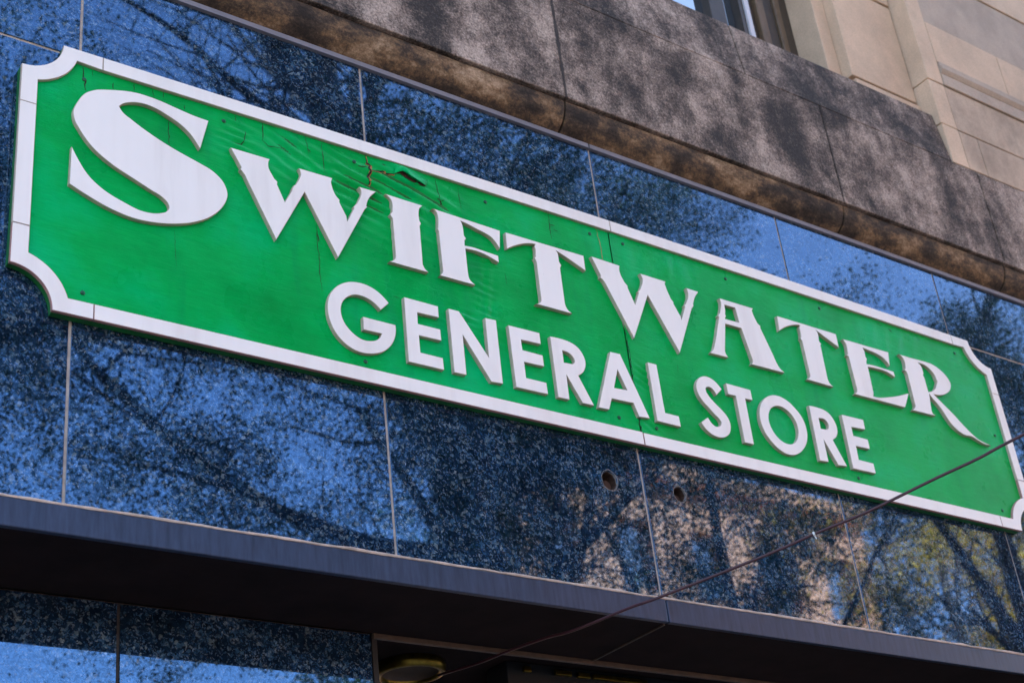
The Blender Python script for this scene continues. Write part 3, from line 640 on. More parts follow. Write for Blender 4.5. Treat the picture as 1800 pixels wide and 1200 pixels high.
["R",[[[4828.8,4491.9],[4844.1,4491.8],[4859.4,4491.6],[4874.8,4491.4],[4890.3,4491.3],[4905.9,4491.4],[4922.1,4491.9],[4938.4,4492.8],[4954.9,4493.7],[4971.2,4494.3],[4987.3,4494.5],[4998.7,4494.4],[5010.1,4494.3],[5021.3,4494],[5032.2,4493.2],[5042.5,4491.8],[5053.6,4489.2],[5064.2,4485.9],[5074.1,4481.9],[5083.4,4477.4],[5092,4472.5],[5100,4467.4],[5107.5,4462],[5114.4,4456.1],[5120.4,4449.5],[5125,4442.3],[5128,4436.7],[5130.7,4430.9],[5132.8,4424.7],[5133.5,4418.1],[5132.2,4411],[5128.5,4402.2],[5123,4392.9],[5115.6,4384],[5105.6,4375.5],[5093.7,4367.4],[5081.4,4360.3],[5069,4354.4],[5056.2,4349.4],[5043.3,4345.5],[5031,4342.5],[5021.1,4341],[5011.6,4340.4],[5002.2,4340.2],[4992.8,4339.8],[5000.5,4333.9],[5008.2,4328],[5016,4322.2],[5023.7,4316.3],[5031.5,4310.5],[5043.2,4302],[5055.1,4293.6],[5067,4285.1],[5078.8,4276.6],[5090.3,4267.9],[5100.9,4259.2],[5111.2,4250.3],[5121.4,4241.4],[5131.7,4232.5],[5142.4,4223.8],[5151,4217.2],[5159.5,4210.5],[5168.3,4204],[5177.3,4197.7],[5186.8,4191.7],[5193.7,4187.5],[5200.8,4183.4],[5208.1,4179.5],[5215.7,4175.8],[5223.7,4172.6],[5236.9,4168.7],[5251.3,4165.9],[5266.4,4163.7],[5281.7,4161.7],[5296.7,4159.3],[5286.5,4159.1],[5276.3,4158.7],[5266.2,4158.6],[5256.6,4158.9],[5246.5,4160.2],[5237,4162.3],[5227.9,4164.7],[5219,4167.4],[5209.9,4169.9],[5202.6,4172.1],[5195.6,4174.7],[5188.6,4177.2],[5181,4179.1],[5172.6,4179.8],[5162.8,4178.9],[5152.5,4177.2],[5142.8,4176.2],[5133.6,4176.8],[5125.1,4178.4],[5117.3,4180.8],[5109.9,4183.5],[5102.8,4186.4],[5093.5,4190.5],[5084.9,4195.3],[5076.9,4200.5],[5069.6,4206.2],[5062.8,4212.3],[5058.1,4217.4],[5053.8,4222.8],[5049.9,4228.4],[5046.1,4234.1],[5042.2,4239.8],[5035.9,4249.4],[5030,4259.2],[5024.1,4269.1],[5017.8,4278.7],[5010.6,4287.8],[5004.6,4294],[4997.9,4299.8],[4991.1,4305.5],[4984.5,4311.3],[4978.4,4317.4],[4974.7,4321.8],[4971.1,4326.3],[4967.6,4330.9],[4964.1,4335.4],[4950.1,4256.9],[4950.6,4250.8],[4951.1,4244.6],[4953.5,4239.6],[4957.7,4236.8],[4963.2,4234.8],[4968.7,4232.8],[4823.5,4229.1],[4832,4235.4],[4840,4242],[4845,4247.8],[4849.6,4253.8],[4852.4,4405.1],[4847.1,4415.8],[4836.4,4417.9],[4848.4,4428],[4850.2,4434],[4852,4440],[4853.3,4445.8],[4854.4,4453.9],[4854.6,4461.8],[4853.5,4469],[4851.4,4474.9],[4848.2,4480.3],[4843.9,4484.8],[4839.3,4487.5],[4834.1,4489.7]],[[4942,4478.8],[4951.2,4478.5],[4960.5,4478.4],[4969.8,4478.2],[4978.7,4477.5],[4986.8,4476.1],[4994.1,4473.9],[5000.9,4471.2],[5007.3,4468],[5013.1,4464.3],[5018.5,4460.4],[5023.4,4456.4],[5028,4452.1],[5032.1,4447.4],[5035.5,4442.3],[5037.9,4436.8],[5039,4431.7],[5039.6,4426.3],[5040.2,4421],[5044.3,4410.2],[5035.4,4398],[5030.4,4390.1],[5025.4,4382.2],[5019.3,4374.5],[5011,4366.9],[5001.5,4359.5],[4991.6,4353.3],[4981.9,4349.1],[4971.9,4345.9],[4961.8,4342.7],[4960.4,4410.1],[4955.6,4420.5],[4962,4428],[4962.6,4436.3],[4963.2,4444.5],[4962.8,4452.4],[4961.6,4458.6],[4959.7,4464.5],[4956.6,4469.6],[4952.4,4473.1],[4947.2,4476]]]],
["G",[[[2304.9,4078.9],[2302,4081.8],[2299.2,4084.7],[2296.3,4087.6],[2293.4,4090.5],[2290.4,4093.3],[2285.8,4097.3],[2281.1,4101.2],[2276.2,4104.9],[2271.1,4108.3],[2265.9,4111.5],[2259.8,4114.6],[2253.4,4117.4],[2246.9,4119.8],[2240.1,4121.9],[2233.2,4123.5],[2226.3,4124.7],[2219.3,4125.5],[2212.1,4125.9],[2204.8,4125.9],[2197.4,4125.5],[2190.8,4124.8],[2184.1,4123.8],[2177.4,4122.4],[2170.6,4120.6],[2163.9,4118.4],[2158.6,4116.3],[2153.3,4114],[2148.1,4111.4],[2142.9,4108.5],[2137.9,4105.4],[2132.2,4101.5],[2126.7,4097.3],[2121.3,4092.7],[2116.2,4087.9],[2111.5,4082.8],[2107.4,4077.9],[2103.6,4072.8],[2100,4067.4],[2096.7,4061.9],[2093.8,4056.4],[2091.3,4051],[2089.1,4045.4],[2087.2,4039.8],[2085.7,4034.2],[2084.3,4028.6],[2083.2,4022.9],[2082.4,4017.1],[2081.9,4011.4],[2081.6,4005.8],[2081.5,4000.3],[2081.6,3994.7],[2081.9,3989.3],[2082.5,3983.9],[2083.2,3978.6],[2084.1,3973.5],[2085.4,3967.7],[2087,3962],[2088.8,3956.5],[2090.7,3951.1],[2092.9,3945.8],[2095.3,3940.3],[2097.9,3934.9],[2100.8,3929.6],[2103.9,3924.5],[2107.3,3919.7],[2110.9,3915.1],[2114.9,3910.7],[2119.1,3906.6],[2123.5,3902.6],[2128.1,3898.9],[2132.8,3895.3],[2137.8,3892],[2142.9,3888.8],[2148.2,3886],[2153.7,3883.4],[2159.2,3881.3],[2164.9,3879.4],[2170.7,3877.8],[2176.8,3876.5],[2182.9,3875.6],[2189.1,3875.1],[2195.6,3875],[2202.1,3875.2],[2208.7,3875.8],[2215.4,3876.6],[2221.5,3877.7],[2227.6,3879.1],[2233.8,3880.7],[2240,3882.7],[2246.2,3884.9],[2251.2,3887],[2256.3,3889.2],[2261.4,3891.6],[2266.4,3894.3],[2271.2,3897.3],[2275.5,3900.4],[2279.8,3903.8],[2284,3907.5],[2288,3911.3],[2291.8,3915.2],[2295.7,3919.7],[2299.4,3924.3],[2302.9,3929.1],[2306.2,3934.1],[2309.1,3939],[2311.9,3944.5],[2314.4,3950],[2316.5,3955.7],[2318.4,3961.4],[2319.9,3967],[2320.9,3971.3],[2321.8,3975.6],[2322.4,3979.8],[2322.9,3984.1],[2323.2,3988.2],[2323.4,3992.2],[2323.3,3996.2],[2323.1,4000.1],[2323,4004],[2205.8,4004.2],[2204.7,3958.8],[2269.7,3959.7],[2268.3,3955.9],[2266.8,3952.1],[2265,3948.5],[2262.2,3944.5],[2258.8,3940.7],[2255.2,3937.3],[2252.1,3934.7],[2248.7,3932.3],[2245.3,3930.1],[2241.9,3928.3],[2237.4,3926.4],[2232.8,3924.9],[2228.3,3923.8],[2223.8,3922.9],[2219.1,3922.1],[2214.5,3921.6],[2209.9,3921.3],[2205.4,3921.3],[2201.1,3921.6],[2196.4,3922.4],[2191.8,3923.5],[2187.4,3925.1],[2183.2,3926.8],[2179,3928.7],[2174.4,3931.1],[2169.9,3933.8],[2165.6,3936.8],[2161.5,3940],[2157.6,3943.3],[2153.4,3947.2],[2149.4,3951.2],[2145.7,3955.5],[2142.2,3960.1],[2139.1,3964.9],[2136.6,3969.5],[2134.4,3974.4],[2132.4,3979.4],[2130.7,3984.6],[2129.5,3990],[2128.6,3995.2],[2128,4000.6],[2127.8,4006.2],[2128,4011.8],[2128.7,4017.5],[2129.5,4021.4],[2130.5,4025.3],[2131.7,4029.2],[2133.2,4033.1],[2134.9,4036.9],[2136.9,4040.6],[2139.2,4044.4],[2141.7,4048],[2144.4,4051.6],[2147.3,4054.9],[2150.6,4058.3],[2154.2,4061.6],[2158,4064.7],[2161.9,4067.5],[2165.8,4070],[2169.8,4072.2],[2174,4074],[2178.2,4075.6],[2182.4,4076.8],[2186.6,4077.9],[2190.7,4078.6],[2194.9,4079],[2199,4079.1],[2203,4079.1],[2207,4078.9],[2211.7,4078.5],[2216.3,4077.9],[2220.9,4077],[2225.3,4075.9],[2229.7,4074.6],[2234.4,4072.9],[2239,4071],[2243.5,4068.8],[2247.8,4066.3],[2252,4063.7],[2255.1,4061.5],[2258.2,4059.1],[2261.2,4056.5],[2264.1,4054],[2267,4051.4],[2269.9,4048.6],[2272.8,4045.9]]]],
["E",[[[2363.6,4116.6],[2492.4,4116.1],[2491.4,4074.2],[2409.7,4071.6],[2408.1,4029.9],[2492.5,4030.4],[2492.5,3989.1],[2408.3,3987.8],[2408,3926.3],[2491.9,3926.1],[2492,3883.6],[2360.7,3882.8]]]],
["N",[[[2532.4,4118.2],[2573.6,4118.6],[2674.4,3970.4],[2677.4,4120],[2721.6,4122.4],[2719.4,3885.1],[2673.6,3882.1],[2579,4032.2],[2577.4,3885.2],[2531,3883.9]]]],
["E",[[[2770.6,4115.8],[2899.5,4117.5],[2899.6,4074.5],[2816.9,4071.9],[2817.7,4032.6],[2900.6,4031.7],[2900.8,3990],[2818.3,3988.1],[2818.1,3928.6],[2901.1,3928.8],[2901.9,3886],[2771.9,3884.2]]]],
["R",[[[2944.1,4115.8],[2953.7,4116.3],[2963.4,4116.9],[2973.1,4117.5],[2982.7,4117.8],[2992.2,4117.8],[2998.8,4117.6],[3005.3,4117.2],[3011.8,4116.7],[3018.2,4116],[3024.3,4114.9],[3031.7,4113.3],[3039,4111.3],[3046,4108.8],[3052.5,4105.9],[3058.4,4102.3],[3063.5,4098.3],[3068.1,4093.8],[3072.3,4088.7],[3075.9,4083.3],[3079,4077.6],[3081.3,4072.5],[3083.2,4067.1],[3084.8,4061.5],[3085.7,4055.7],[3085.9,4049.7],[3085.5,4044.9],[3084.8,4039.9],[3083.6,4034.9],[3082.1,4029.8],[3080.1,4024.8],[3077.5,4019.5],[3074.4,4014.2],[3070.8,4009],[3066.8,4004.2],[3061.8,3999.8],[3056.2,3995.8],[3050.3,3992],[3044.6,3988.1],[3095.7,3885.4],[3046.9,3884.5],[2992.5,3980.1],[2990.9,3885.4],[2943.4,3884.3]],[[2989.9,4071.8],[2995.2,4071.6],[3000.5,4071.5],[3005.8,4071.1],[3010.7,4070.3],[3014.8,4069.1],[3018.7,4067.7],[3022.4,4065.9],[3025.8,4063.8],[3028.8,4061.3],[3031.7,4058.4],[3034.3,4055],[3036.2,4051.3],[3037.3,4047.2],[3037.6,4043.4],[3037.5,4039.5],[3036.1,4035.7],[3031.8,4031.8],[3026.7,4028],[2989.1,4025.7]]]],
["A",[[[3206.5,4118.5],[3251.2,4120],[3341.8,3887.6],[3293.1,3884.4],[3276.9,3933.1],[3180.1,3930.2],[3160.9,3884.1],[3114.7,3882.5]],[[3227.6,4052.5],[3257,3978.9],[3198.6,3975.3]]]],
["L",[[[3376.2,4116.2],[3418,4116.7],[3419.5,3925.6],[3483.1,3924.9],[3484.2,3883.9],[3375.5,3884.8]]]],
["S",[[[3725.5,4084.8],[3722.7,4088],[3720,4091.2],[3717.2,4094.4],[3714.3,4097.4],[3710.8,4101],[3707.2,4104.5],[3703.5,4107.9],[3699.5,4111],[3695.1,4113.8],[3690.8,4116],[3686.2,4118],[3681.4,4119.8],[3676.2,4121.2],[3670.9,4122],[3665.9,4122.5],[3660.8,4122.7],[3655.4,4122.6],[3650,4122],[3644.5,4120.8],[3639,4119],[3633.4,4116.7],[3627.8,4113.9],[3622.7,4110.7],[3618.2,4107],[3613.9,4102.9],[3610,4098.5],[3606.7,4094],[3604.1,4089.6],[3601.9,4085.1],[3600.2,4080.5],[3598.8,4076],[3597.7,4071],[3597,4066.1],[3596.7,4061.3],[3596.7,4056.7],[3597.2,4051.8],[3598.1,4047],[3599.4,4042.5],[3601,4038],[3602.8,4033.8],[3605.1,4029.2],[3607.8,4024.9],[3610.8,4020.7],[3614,4016.7],[3617.3,4012.7],[3621.6,4008.2],[3626.2,4003.9],[3631,3999.8],[3635.9,3995.7],[3640.7,3991.5],[3645.5,3987.1],[3650.2,3982.7],[3655,3978.3],[3659.8,3974],[3664.7,3969.8],[3668.6,3966.8],[3672.8,3964],[3676.9,3961.1],[3680.6,3958],[3683.8,3954.5],[3685.8,3951.7],[3687.9,3948.9],[3689.3,3945.8],[3689.6,3942.4],[3688.8,3938.5],[3687.1,3934.4],[3684.6,3930.7],[3680.3,3927],[3674.9,3923.8],[3669.5,3921.6],[3663.9,3920.6],[3658.4,3920.9],[3653.5,3921.8],[3649.3,3923.3],[3645.7,3925.5],[3642.5,3928.1],[3639.5,3930.9],[3636.3,3934.3],[3633.6,3938.1],[3631.2,3942.1],[3628.8,3946.2],[3626.4,3950.2],[3588.6,3922.9],[3590.6,3919.7],[3592.5,3916.3],[3594.4,3913.1],[3596.5,3909.9],[3598.9,3906.9],[3601.7,3903.8],[3604.7,3900.9],[3607.9,3898.1],[3611.3,3895.5],[3614.8,3893],[3618.9,3890.3],[3623.3,3887.8],[3627.8,3885.5],[3632.6,3883.5],[3637.7,3881.8],[3642.9,3880.5],[3648.3,3879.5],[3653.9,3878.8],[3659.8,3878.5],[3665.8,3878.7],[3671.7,3879.3],[3678,3880.2],[3684.3,3881.6],[3690.6,3883.5],[3696.6,3886],[3701.6,3888.8],[3706.7,3892],[3711.7,3895.6],[3716.3,3899.4],[3720.2,3903.3],[3723.8,3907.8],[3726.9,3912.6],[3729.4,3917.5],[3731.5,3922.4],[3733.2,3927.2],[3734.6,3932.2],[3735.4,3937.3],[3735.7,3942.2],[3735.6,3947],[3735.2,3951.6],[3734.2,3957],[3732.4,3962.2],[3730.2,3967.1],[3727.6,3971.8],[3724.8,3976.3],[3721.3,3981],[3717.2,3985.3],[3712.8,3989.5],[3708.3,3993.5],[3703.7,3997.4],[3698.4,4001.8],[3692.8,4006],[3687.1,4010.1],[3681.5,4014.2],[3676.1,4018.5],[3671,4022.9],[3665.8,4027.3],[3660.9,4031.8],[3656.3,4036.6],[3652.3,4041.8],[3649.8,4045.3],[3647.3,4049],[3645.1,4052.8],[3643.5,4056.9],[3642.9,4061.4],[3642.7,4064.9],[3642.9,4068.5],[3644.4,4072],[3648.9,4076.3],[3654.6,4079.6],[3659,4080.8],[3663.6,4080.8],[3667.8,4080.4],[3672.2,4079.2],[3676.1,4077.2],[3679.5,4074.8],[3682.4,4072],[3684.9,4068.8],[3687.1,4065.6],[3689.4,4062],[3691.4,4058.4],[3693.4,4054.7]]]],
["T",[[[3754.2,4116.4],[3877.7,4115.3],[3878,4072.4],[3840.5,4071.3],[3837.1,3883.6],[3791.3,3883.3],[3792.7,4072],[3755,4071.6]]]],
["O",[[[3991.6,4118.4],[3998.9,4120.1],[4006.1,4121.3],[4013.2,4121.8],[4020.2,4122],[4026.9,4122],[4035.3,4121.4],[4043.3,4120.1],[4051,4118.2],[4058.3,4115.9],[4065.3,4113.3],[4073.2,4109.7],[4080.5,4105.5],[4087.3,4100.7],[4093.8,4095.6],[4100,4090.5],[4106.7,4084.7],[4113.1,4078.8],[4119.1,4072.5],[4124.5,4065.9],[4129.2,4058.8],[4133.2,4051.1],[4136.7,4043],[4139.4,4034.4],[4141.4,4025.6],[4142.5,4016.5],[4142.9,4008.8],[4142.8,4000.8],[4142.2,3992.7],[4140.9,3984.4],[4138.8,3976],[4136.8,3969.6],[4134.5,3963.1],[4131.8,3956.6],[4128.6,3950],[4124.8,3943.6],[4120.2,3937],[4115,3930.3],[4109.3,3923.7],[4103.2,3917.3],[4096.7,3911.3],[4090.9,3906.3],[4084.9,3901.4],[4078.5,3896.8],[4072,3892.5],[4065.4,3888.8],[4058.7,3885.7],[4051.8,3883],[4044.8,3880.7],[4037.9,3878.9],[4031.3,3877.5],[4024.8,3876.7],[4018.4,3876.3],[4012.2,3876.3],[4006.2,3876.7],[4000.4,3877.3],[3993,3878.6],[3985.9,3880.7],[3979.3,3883.2],[3973,3886],[3967,3889],[3960.1,3892.9],[3953.7,3897.3],[3947.7,3902],[3942.1,3907],[3936.7,3912.1],[3930.9,3917.9],[3925.5,3923.8],[3920.4,3930.1],[3915.7,3936.6],[3911.6,3943.4],[3908.2,3950.2],[3905.1,3957.2],[3902.5,3964.5],[3900.5,3972],[3899,3979.7],[3898.2,3986.7],[3897.8,3993.9],[3897.8,4001.2],[3898.4,4008.8],[3899.5,4016.4],[3900.7,4022.5],[3902.2,4028.8],[3904,4035.1],[3906.3,4041.5],[3909.2,4047.9],[3911.9,4053.3],[3915,4058.8],[3918.4,4064.3],[3922.1,4069.7],[3926.3,4075],[3931.1,4080.5],[3936.5,4086],[3942.2,4091.3],[3948.3,4096.3],[3954.5,4100.9],[3961.5,4105.3],[3968.9,4109.3],[3976.6,4112.9],[3984.2,4115.9]],[[4001.8,4075.3],[4007.7,4076.7],[4013.6,4077.4],[4019.4,4077.6],[4025,4077.5],[4030.3,4077.1],[4036.8,4076],[4042.8,4074.3],[4048.4,4072.1],[4053.8,4069.5],[4058.8,4066.8],[4064.1,4063.4],[4069.1,4059.7],[4073.6,4055.5],[4077.8,4051.1],[4081.4,4046.5],[4085.2,4040.8],[4088.5,4034.6],[4091.2,4028.1],[4093.2,4021.3],[4094.5,4014.3],[4095,4008.1],[4095.2,4001.7],[4094.8,3995.1],[4093.8,3988.4],[4092.2,3981.6],[4090.3,3975.7],[4088,3969.7],[4085.2,3963.6],[4081.9,3957.6],[4077.8,3951.7],[4074.8,3947.9],[4071.4,3944],[4067.9,3940.2],[4064,3936.7],[4059.9,3933.5],[4055.5,3930.8],[4050.8,3928.3],[4045.9,3926.1],[4041.2,3924.3],[4035.9,3922.8],[4030.7,3921.9],[4025.5,3921.4],[4020.4,3921.3],[4015.6,3921.3],[4008.5,3922],[4001.9,3923.5],[3995.7,3925.7],[3989.9,3928.3],[3984.5,3931.1],[3978.6,3934.6],[3973.2,3938.7],[3968.3,3943.1],[3963.8,3947.9],[3959.8,3953],[3956.1,3958.2],[3952.9,3963.7],[3950.1,3969.5],[3947.8,3975.6],[3946.1,3981.9],[3945,3987.8],[3944.2,3994],[3943.9,4000.4],[3944.3,4006.9],[3945.3,4013.6],[3946.5,4018.8],[3948.1,4024.1],[3950,4029.5],[3952.4,4035],[3955.5,4040.3],[3958.3,4044.7],[3961.6,4049.1],[3965.2,4053.5],[3969.1,4057.7],[3973.4,4061.4],[3978.5,4064.9],[3984.1,4068.2],[3990.1,4071],[3996.1,4073.4]]]],
["R",[[[4186.9,4116.3],[4196,4116.6],[4205.1,4116.8],[4214.3,4117.1],[4223.3,4117.2],[4232.3,4117.1],[4239.4,4116.9],[4246.5,4116.7],[4253.6,4116.4],[4260.4,4115.7],[4266.8,4114.6],[4273.1,4113],[4279.2,4110.9],[4284.9,4108.5],[4290.2,4105.7],[4295,4102.5],[4300,4098.4],[4304.3,4093.6],[4308,4088.5],[4311.3,4083],[4314.1,4077.4],[4316.4,4072.1],[4318.5,4066.6],[4320.1,4060.8],[4321.1,4054.8],[4321.3,4048.6],[4321.1,4043.7],[4320.6,4038.6],[4319.7,4033.4],[4318.2,4028.1],[4316,4022.8],[4313.3,4018],[4310.2,4013.1],[4306.5,4008.3],[4302.3,4003.8],[4297.3,3999.5],[4291.6,3995.5],[4285.6,3991.6],[4279.8,3987.7],[4327.8,3885.8],[4279.3,3882.2],[4226.9,3980.4],[4226.4,3885.8],[4179.5,3883.2]],[[4227.2,4070.1],[4233.3,4071],[4239.4,4072],[4245.4,4072.8],[4250.8,4072.7],[4255.3,4072],[4259.5,4070.7],[4263.3,4068.9],[4266.6,4066.7],[4269.4,4064.2],[4272.1,4060.7],[4274.2,4056.7],[4275.2,4052.3],[4275,4047.5],[4273.5,4042.3],[4271,4036.8],[4266.8,4032.2],[4261.1,4029.4],[4254.8,4027.1],[4225.3,4025.5]]]],
["E",[[[4366.9,4114.3],[4490.5,4117],[4489.1,4073.8],[4408.3,4068.8],[4407.4,4031.2],[4489,4030.6],[4488.3,3989],[4408.9,3987],[4405.3,3928.3],[4488.2,3927.3],[4487.8,3885],[4360.6,3883.2]]]]]
CRACKS = [[[[1301,4637],[1304,4597],[1310,4587],[1307,4575],[1312,4552]],3.0,0],[[[1331,4634],[1332,4614]],1.2,0],[[[1395,4615],[1396,4588]],1.5,0],[[[1461,4637],[1461,4609]],1.2,0],[[[1519,4635],[1525,4607]],1.2,0],[[[1553,4639],[1555,4618]],1.5,0],[[[1623,4615],[1623,4598]],1.2,0],[[[1794,4641],[1794,4614]],1.2,0],[[[1573,4538],[1570,4498],[1573,4478],[1575,4447]],1.6,0],[[[1831,4589],[1826,4554],[1814,4535],[1777,4530]],2.4,0],[[[1888,4641],[1891,4613],[1887,4572]],2.0,0],[[[1889,4572],[1909,4559],[1965,4565]],1.6,0],[[[2045,4645],[2047,4605],[2054,4580]],1.2,0],[[[2101,4642],[2103,4597],[2109,4525]],1.5,0],[[[2048,4596],[2060,4587]],1.6,0],[[[2268,4644],[2270,4615],[2287,4612],[2277,4595],[2281,4582],[2270,4558],[2277,4537],[2274,4516]],4.5,1],[[[2236,4590],[2271,4599]],2.4,0],[[[2281,4587],[2307,4591],[2333,4606],[2343,4601],[2374,4602]],3.2,1],[[[2328,4630],[2343,4628]],2.2,0],[[[2543,4641],[2546,4599],[2553,4573],[2549,4556]],2.0,0],[[[2552,4561],[2559,4545],[2551,4533],[2559,4519]],3.2,0],[[[2549,4556],[2542,4561]],1.5,0],[[[2558,4552],[2572,4561]],1.5,0],[[[2637,4641],[2638,4584],[2642,4538]],1.5,0],[[[3027,4655],[3025,4613],[3025,4577],[3027,4539]],1.8,0],[[[3026,4601],[3050,4604]],2.0,0],[[[3039,4583],[3062,4583]],2.0,0],[[[2069,4311],[2066,4263],[2071,4195],[2070,4132],[2074,4068]],1.4,0],[[[2068,4289],[2072,4248]],2.4,0],[[[1591,4146],[1593,4078],[1597,4024]],0.6,0],[[[4757,4636],[4770,4623],[4786,4630]],1.6,0],[[[4823,4622],[4837,4612],[4842,4605]],2.4,0],[[[2331,4120],[2356,4118]],1.0,0],[[[2797,4334],[2796,4289]],0.9,0],[[[3536,4152],[3533,4117]],0.9,0]]
TEARS = [[[2370,4602],[2387,4617],[2401,4624],[2414,4619],[2429,4610],[2446,4604],[2464,4601],[2450,4590],[2428,4595],[2410,4603],[2395,4612]],[[2451,4585],[2471,4602],[2485,4600],[2501,4601],[2495,4593],[2474,4588]]]
WIRE = [[2.856,0.66,3.157],[2.907,0.5,3.152],[2.93,0.34,3.148],[2.963,0.2,3.144],[2.975,0.1,3.131],[3.011,0.0,3.136],[3.051,-0.12,3.144],[3.093,-0.22,3.149],[3.282,-0.5,3.203],[3.366,-0.62,3.234],[3.458,-0.76,3.263],[3.587,-0.92,3.321],[3.678,-1.03,3.359],[3.771,-1.14,3.406]]
sign = empty('shop_sign', (3.294, 0.0, 3.780))
tag(sign, 'long weathered green shop sign with raised white letters and scalloped white frame', 'sign')
OX, OZ = -3.294, -3.780
X0, X1, Z0, Z1 = 1.118, 5.470, 3.780, 4.690
RO, RI, FW = 0.119, 0.168, 0.048
YB, YF, YL = -0.025, -0.037, -0.0405
def ztop(x):
    t = (x - 3.3) / 2.05
    return Z1 - 0.005 + 0.014 * max(0.0, 1 - t * t)
def arc(cx, cz, r, a0, a1, n=14):
    return [(cx + r * math.cos(RAD(a0 + (a1 - a0) * k / n)), cz + r * math.sin(RAD(a0 + (a1 - a0) * k / n))) for k in range(n + 1)]
def sgn(pts): return [(x + OX, z + OZ) for x, z in pts]
XM = 3.302
# board bodies (two boards butted at the seam)
def board_outline(left):
    r = RO + 0.003
    if left:
        p = [(XM - 0.0012, Z0 + 0.002)] 
        p = arc(X0, Z0, r, 0, 90) + [(X0 + .002, Z0 + .5)] + arc(X0, Z1, r, -90, 0)[0:]
        p += [(2.2, ztop(2.2) - .003), (XM - 0.0012, ztop(XM) - .003), (XM - 0.0012, Z0 + .002), (X0 + r, Z0 + .002)]
        return p[:-1]
    p = [(XM + 0.0012, Z0 + .002)] + arc(X1, Z0, r, 180, 90) + arc(X1, Z1, r, 270, 180) + [(4.4, ztop(4.4) - .003), (XM + 0.0012, ztop(XM) - .003)]
    return p
for left in (True, False):
    mb = MB(); slab(sgn(board_outline(left)), [], -0.002, YB + 0.004, mb, 0, 0)
    mb.build('board', M_green_edge, sign)
# painted plywood faces: fine grid with real waves, blisters and sagging veneer
def face_height(x, z):
    h = 0.0016 * noise.noise(Vector((x * 2.2, z * 2.6, 0.3))) + 0.0006 * noise.noise(Vector((x * 7, z * 14, 2.3)))
    def zone(cx, cz, sx, sz, amp, ang, wl, seed):
        dx, dz = x - cx, z - cz
        g_ = math.exp(-(dx / sx) ** 2 - (dz / sz) ** 2)
        if g_ < 0.02: return 0.0
        a = RAD(ang); u = -dx * math.sin(a) + dz * math.cos(a); w = dx * math.cos(a) + dz * math.sin(a)
        ph = 2.2 * noise.noise(Vector((w * 5, u * 6, seed)))
        k = 0.5 + noise.noise(Vector((w * 9, u * 16, seed + 4)))
        return 1.9 * amp * g_ * k * math.sin(2 * math.pi * u / wl + ph)
    h += zone(2.25, 4.50, 0.20, 0.12, 0.0060, -14, 0.040, 1)
    h += zone(2.42, 4.54, 0.14, 0.09, 0.0085, -18, 0.050, 7)
    h += zone(1.99, 4.57, 0.13, 0.07, 0.0050, -25, 0.045, 3)
    h += zone(1.83, 4.54, 0.08, 0.07, 0.0035, -8, 0.030, 5)
    h += zone(2.70, 4.36, 0.06, 0.05, 0.0040, 6, 0.022, 9)
    h += zone(2.70, 4.16, 0.05, 0.09, 0.0028, -10, 0.030, 11)
    h += zone(2.60, 4.11, 0.05, 0.035, 0.0050, -12, 0.026, 15)
    h += zone(3.345, 4.055, 0.04, 0.05, 0.0050, -18, 0.028, 13)
    h += zone(3.36, 3.87, 0.05, 0.03, 0.0040, -30, 0.030, 14)
    h += zone(2.72, 4.20, 0.035, 0.16, 0.0014, 82, 0.045, 19)
    h += zone(3.5, 4.58, 0.30, 0.07, 0.0007, 75, 0.090, 17)
    h += zone(4.8, 4.56, 0.30, 0.07, 0.0007, 70, 0.080, 18)
    # lifted lip of veneer above the tear
    dx = (x - 2.42) / 0.075; dz = (z - (4.632 - 0.16 * (x - 2.40))) / 0.020
    h += 0.012 * math.exp(-dx * dx - dz * dz)
    # boards cup towards the seam
    h += 0.0035 * math.exp(-((x - XM) / 0.10) ** 2) * (1 if x > XM else 0.25)
    return h
def board_face(xa, xb):
    st = 0.0075
    nx = int((xb - xa) / st); z0, z1 = Z0 + 0.012, Z1 - 0.012
    nz = int((z1 - z0) / st)
    m = MB(); vid = {}
    vv = []; ff = []
    for i in range(nx + 1):
        x = xa + (xb - xa) * i / nx
        for j in range(nz + 1):
            z = z0 + (z1 - z0) * j / nz
            vv.append((x + OX, YB - face_height(x, z), z + OZ))
    def ok(i, j):
        x = xa + (xb - xa) * (i + .5) / nx; z = z0 + (z1 - z0) * (j + .5) / nz
        for cx in (X0, X1):
            for cz in (Z0, Z1):
                if (x - cx) ** 2 + (z - cz) ** 2 < 0.142 ** 2: return False
        return True
    for i in range(nx):
        for j in range(nz):
            if ok(i, j):
                a = i * (nz + 1) + j
                ff.append((a, a + nz + 1, a + nz + 2, a + 1))
    m.add(vv, ff)
    return m.build('board_face', M_green, sign, smooth=True, recalc=False)
board_face(X0 + 0.014, XM - 0.0015)
board_face(XM + 0.0015, X1 - 0.014)

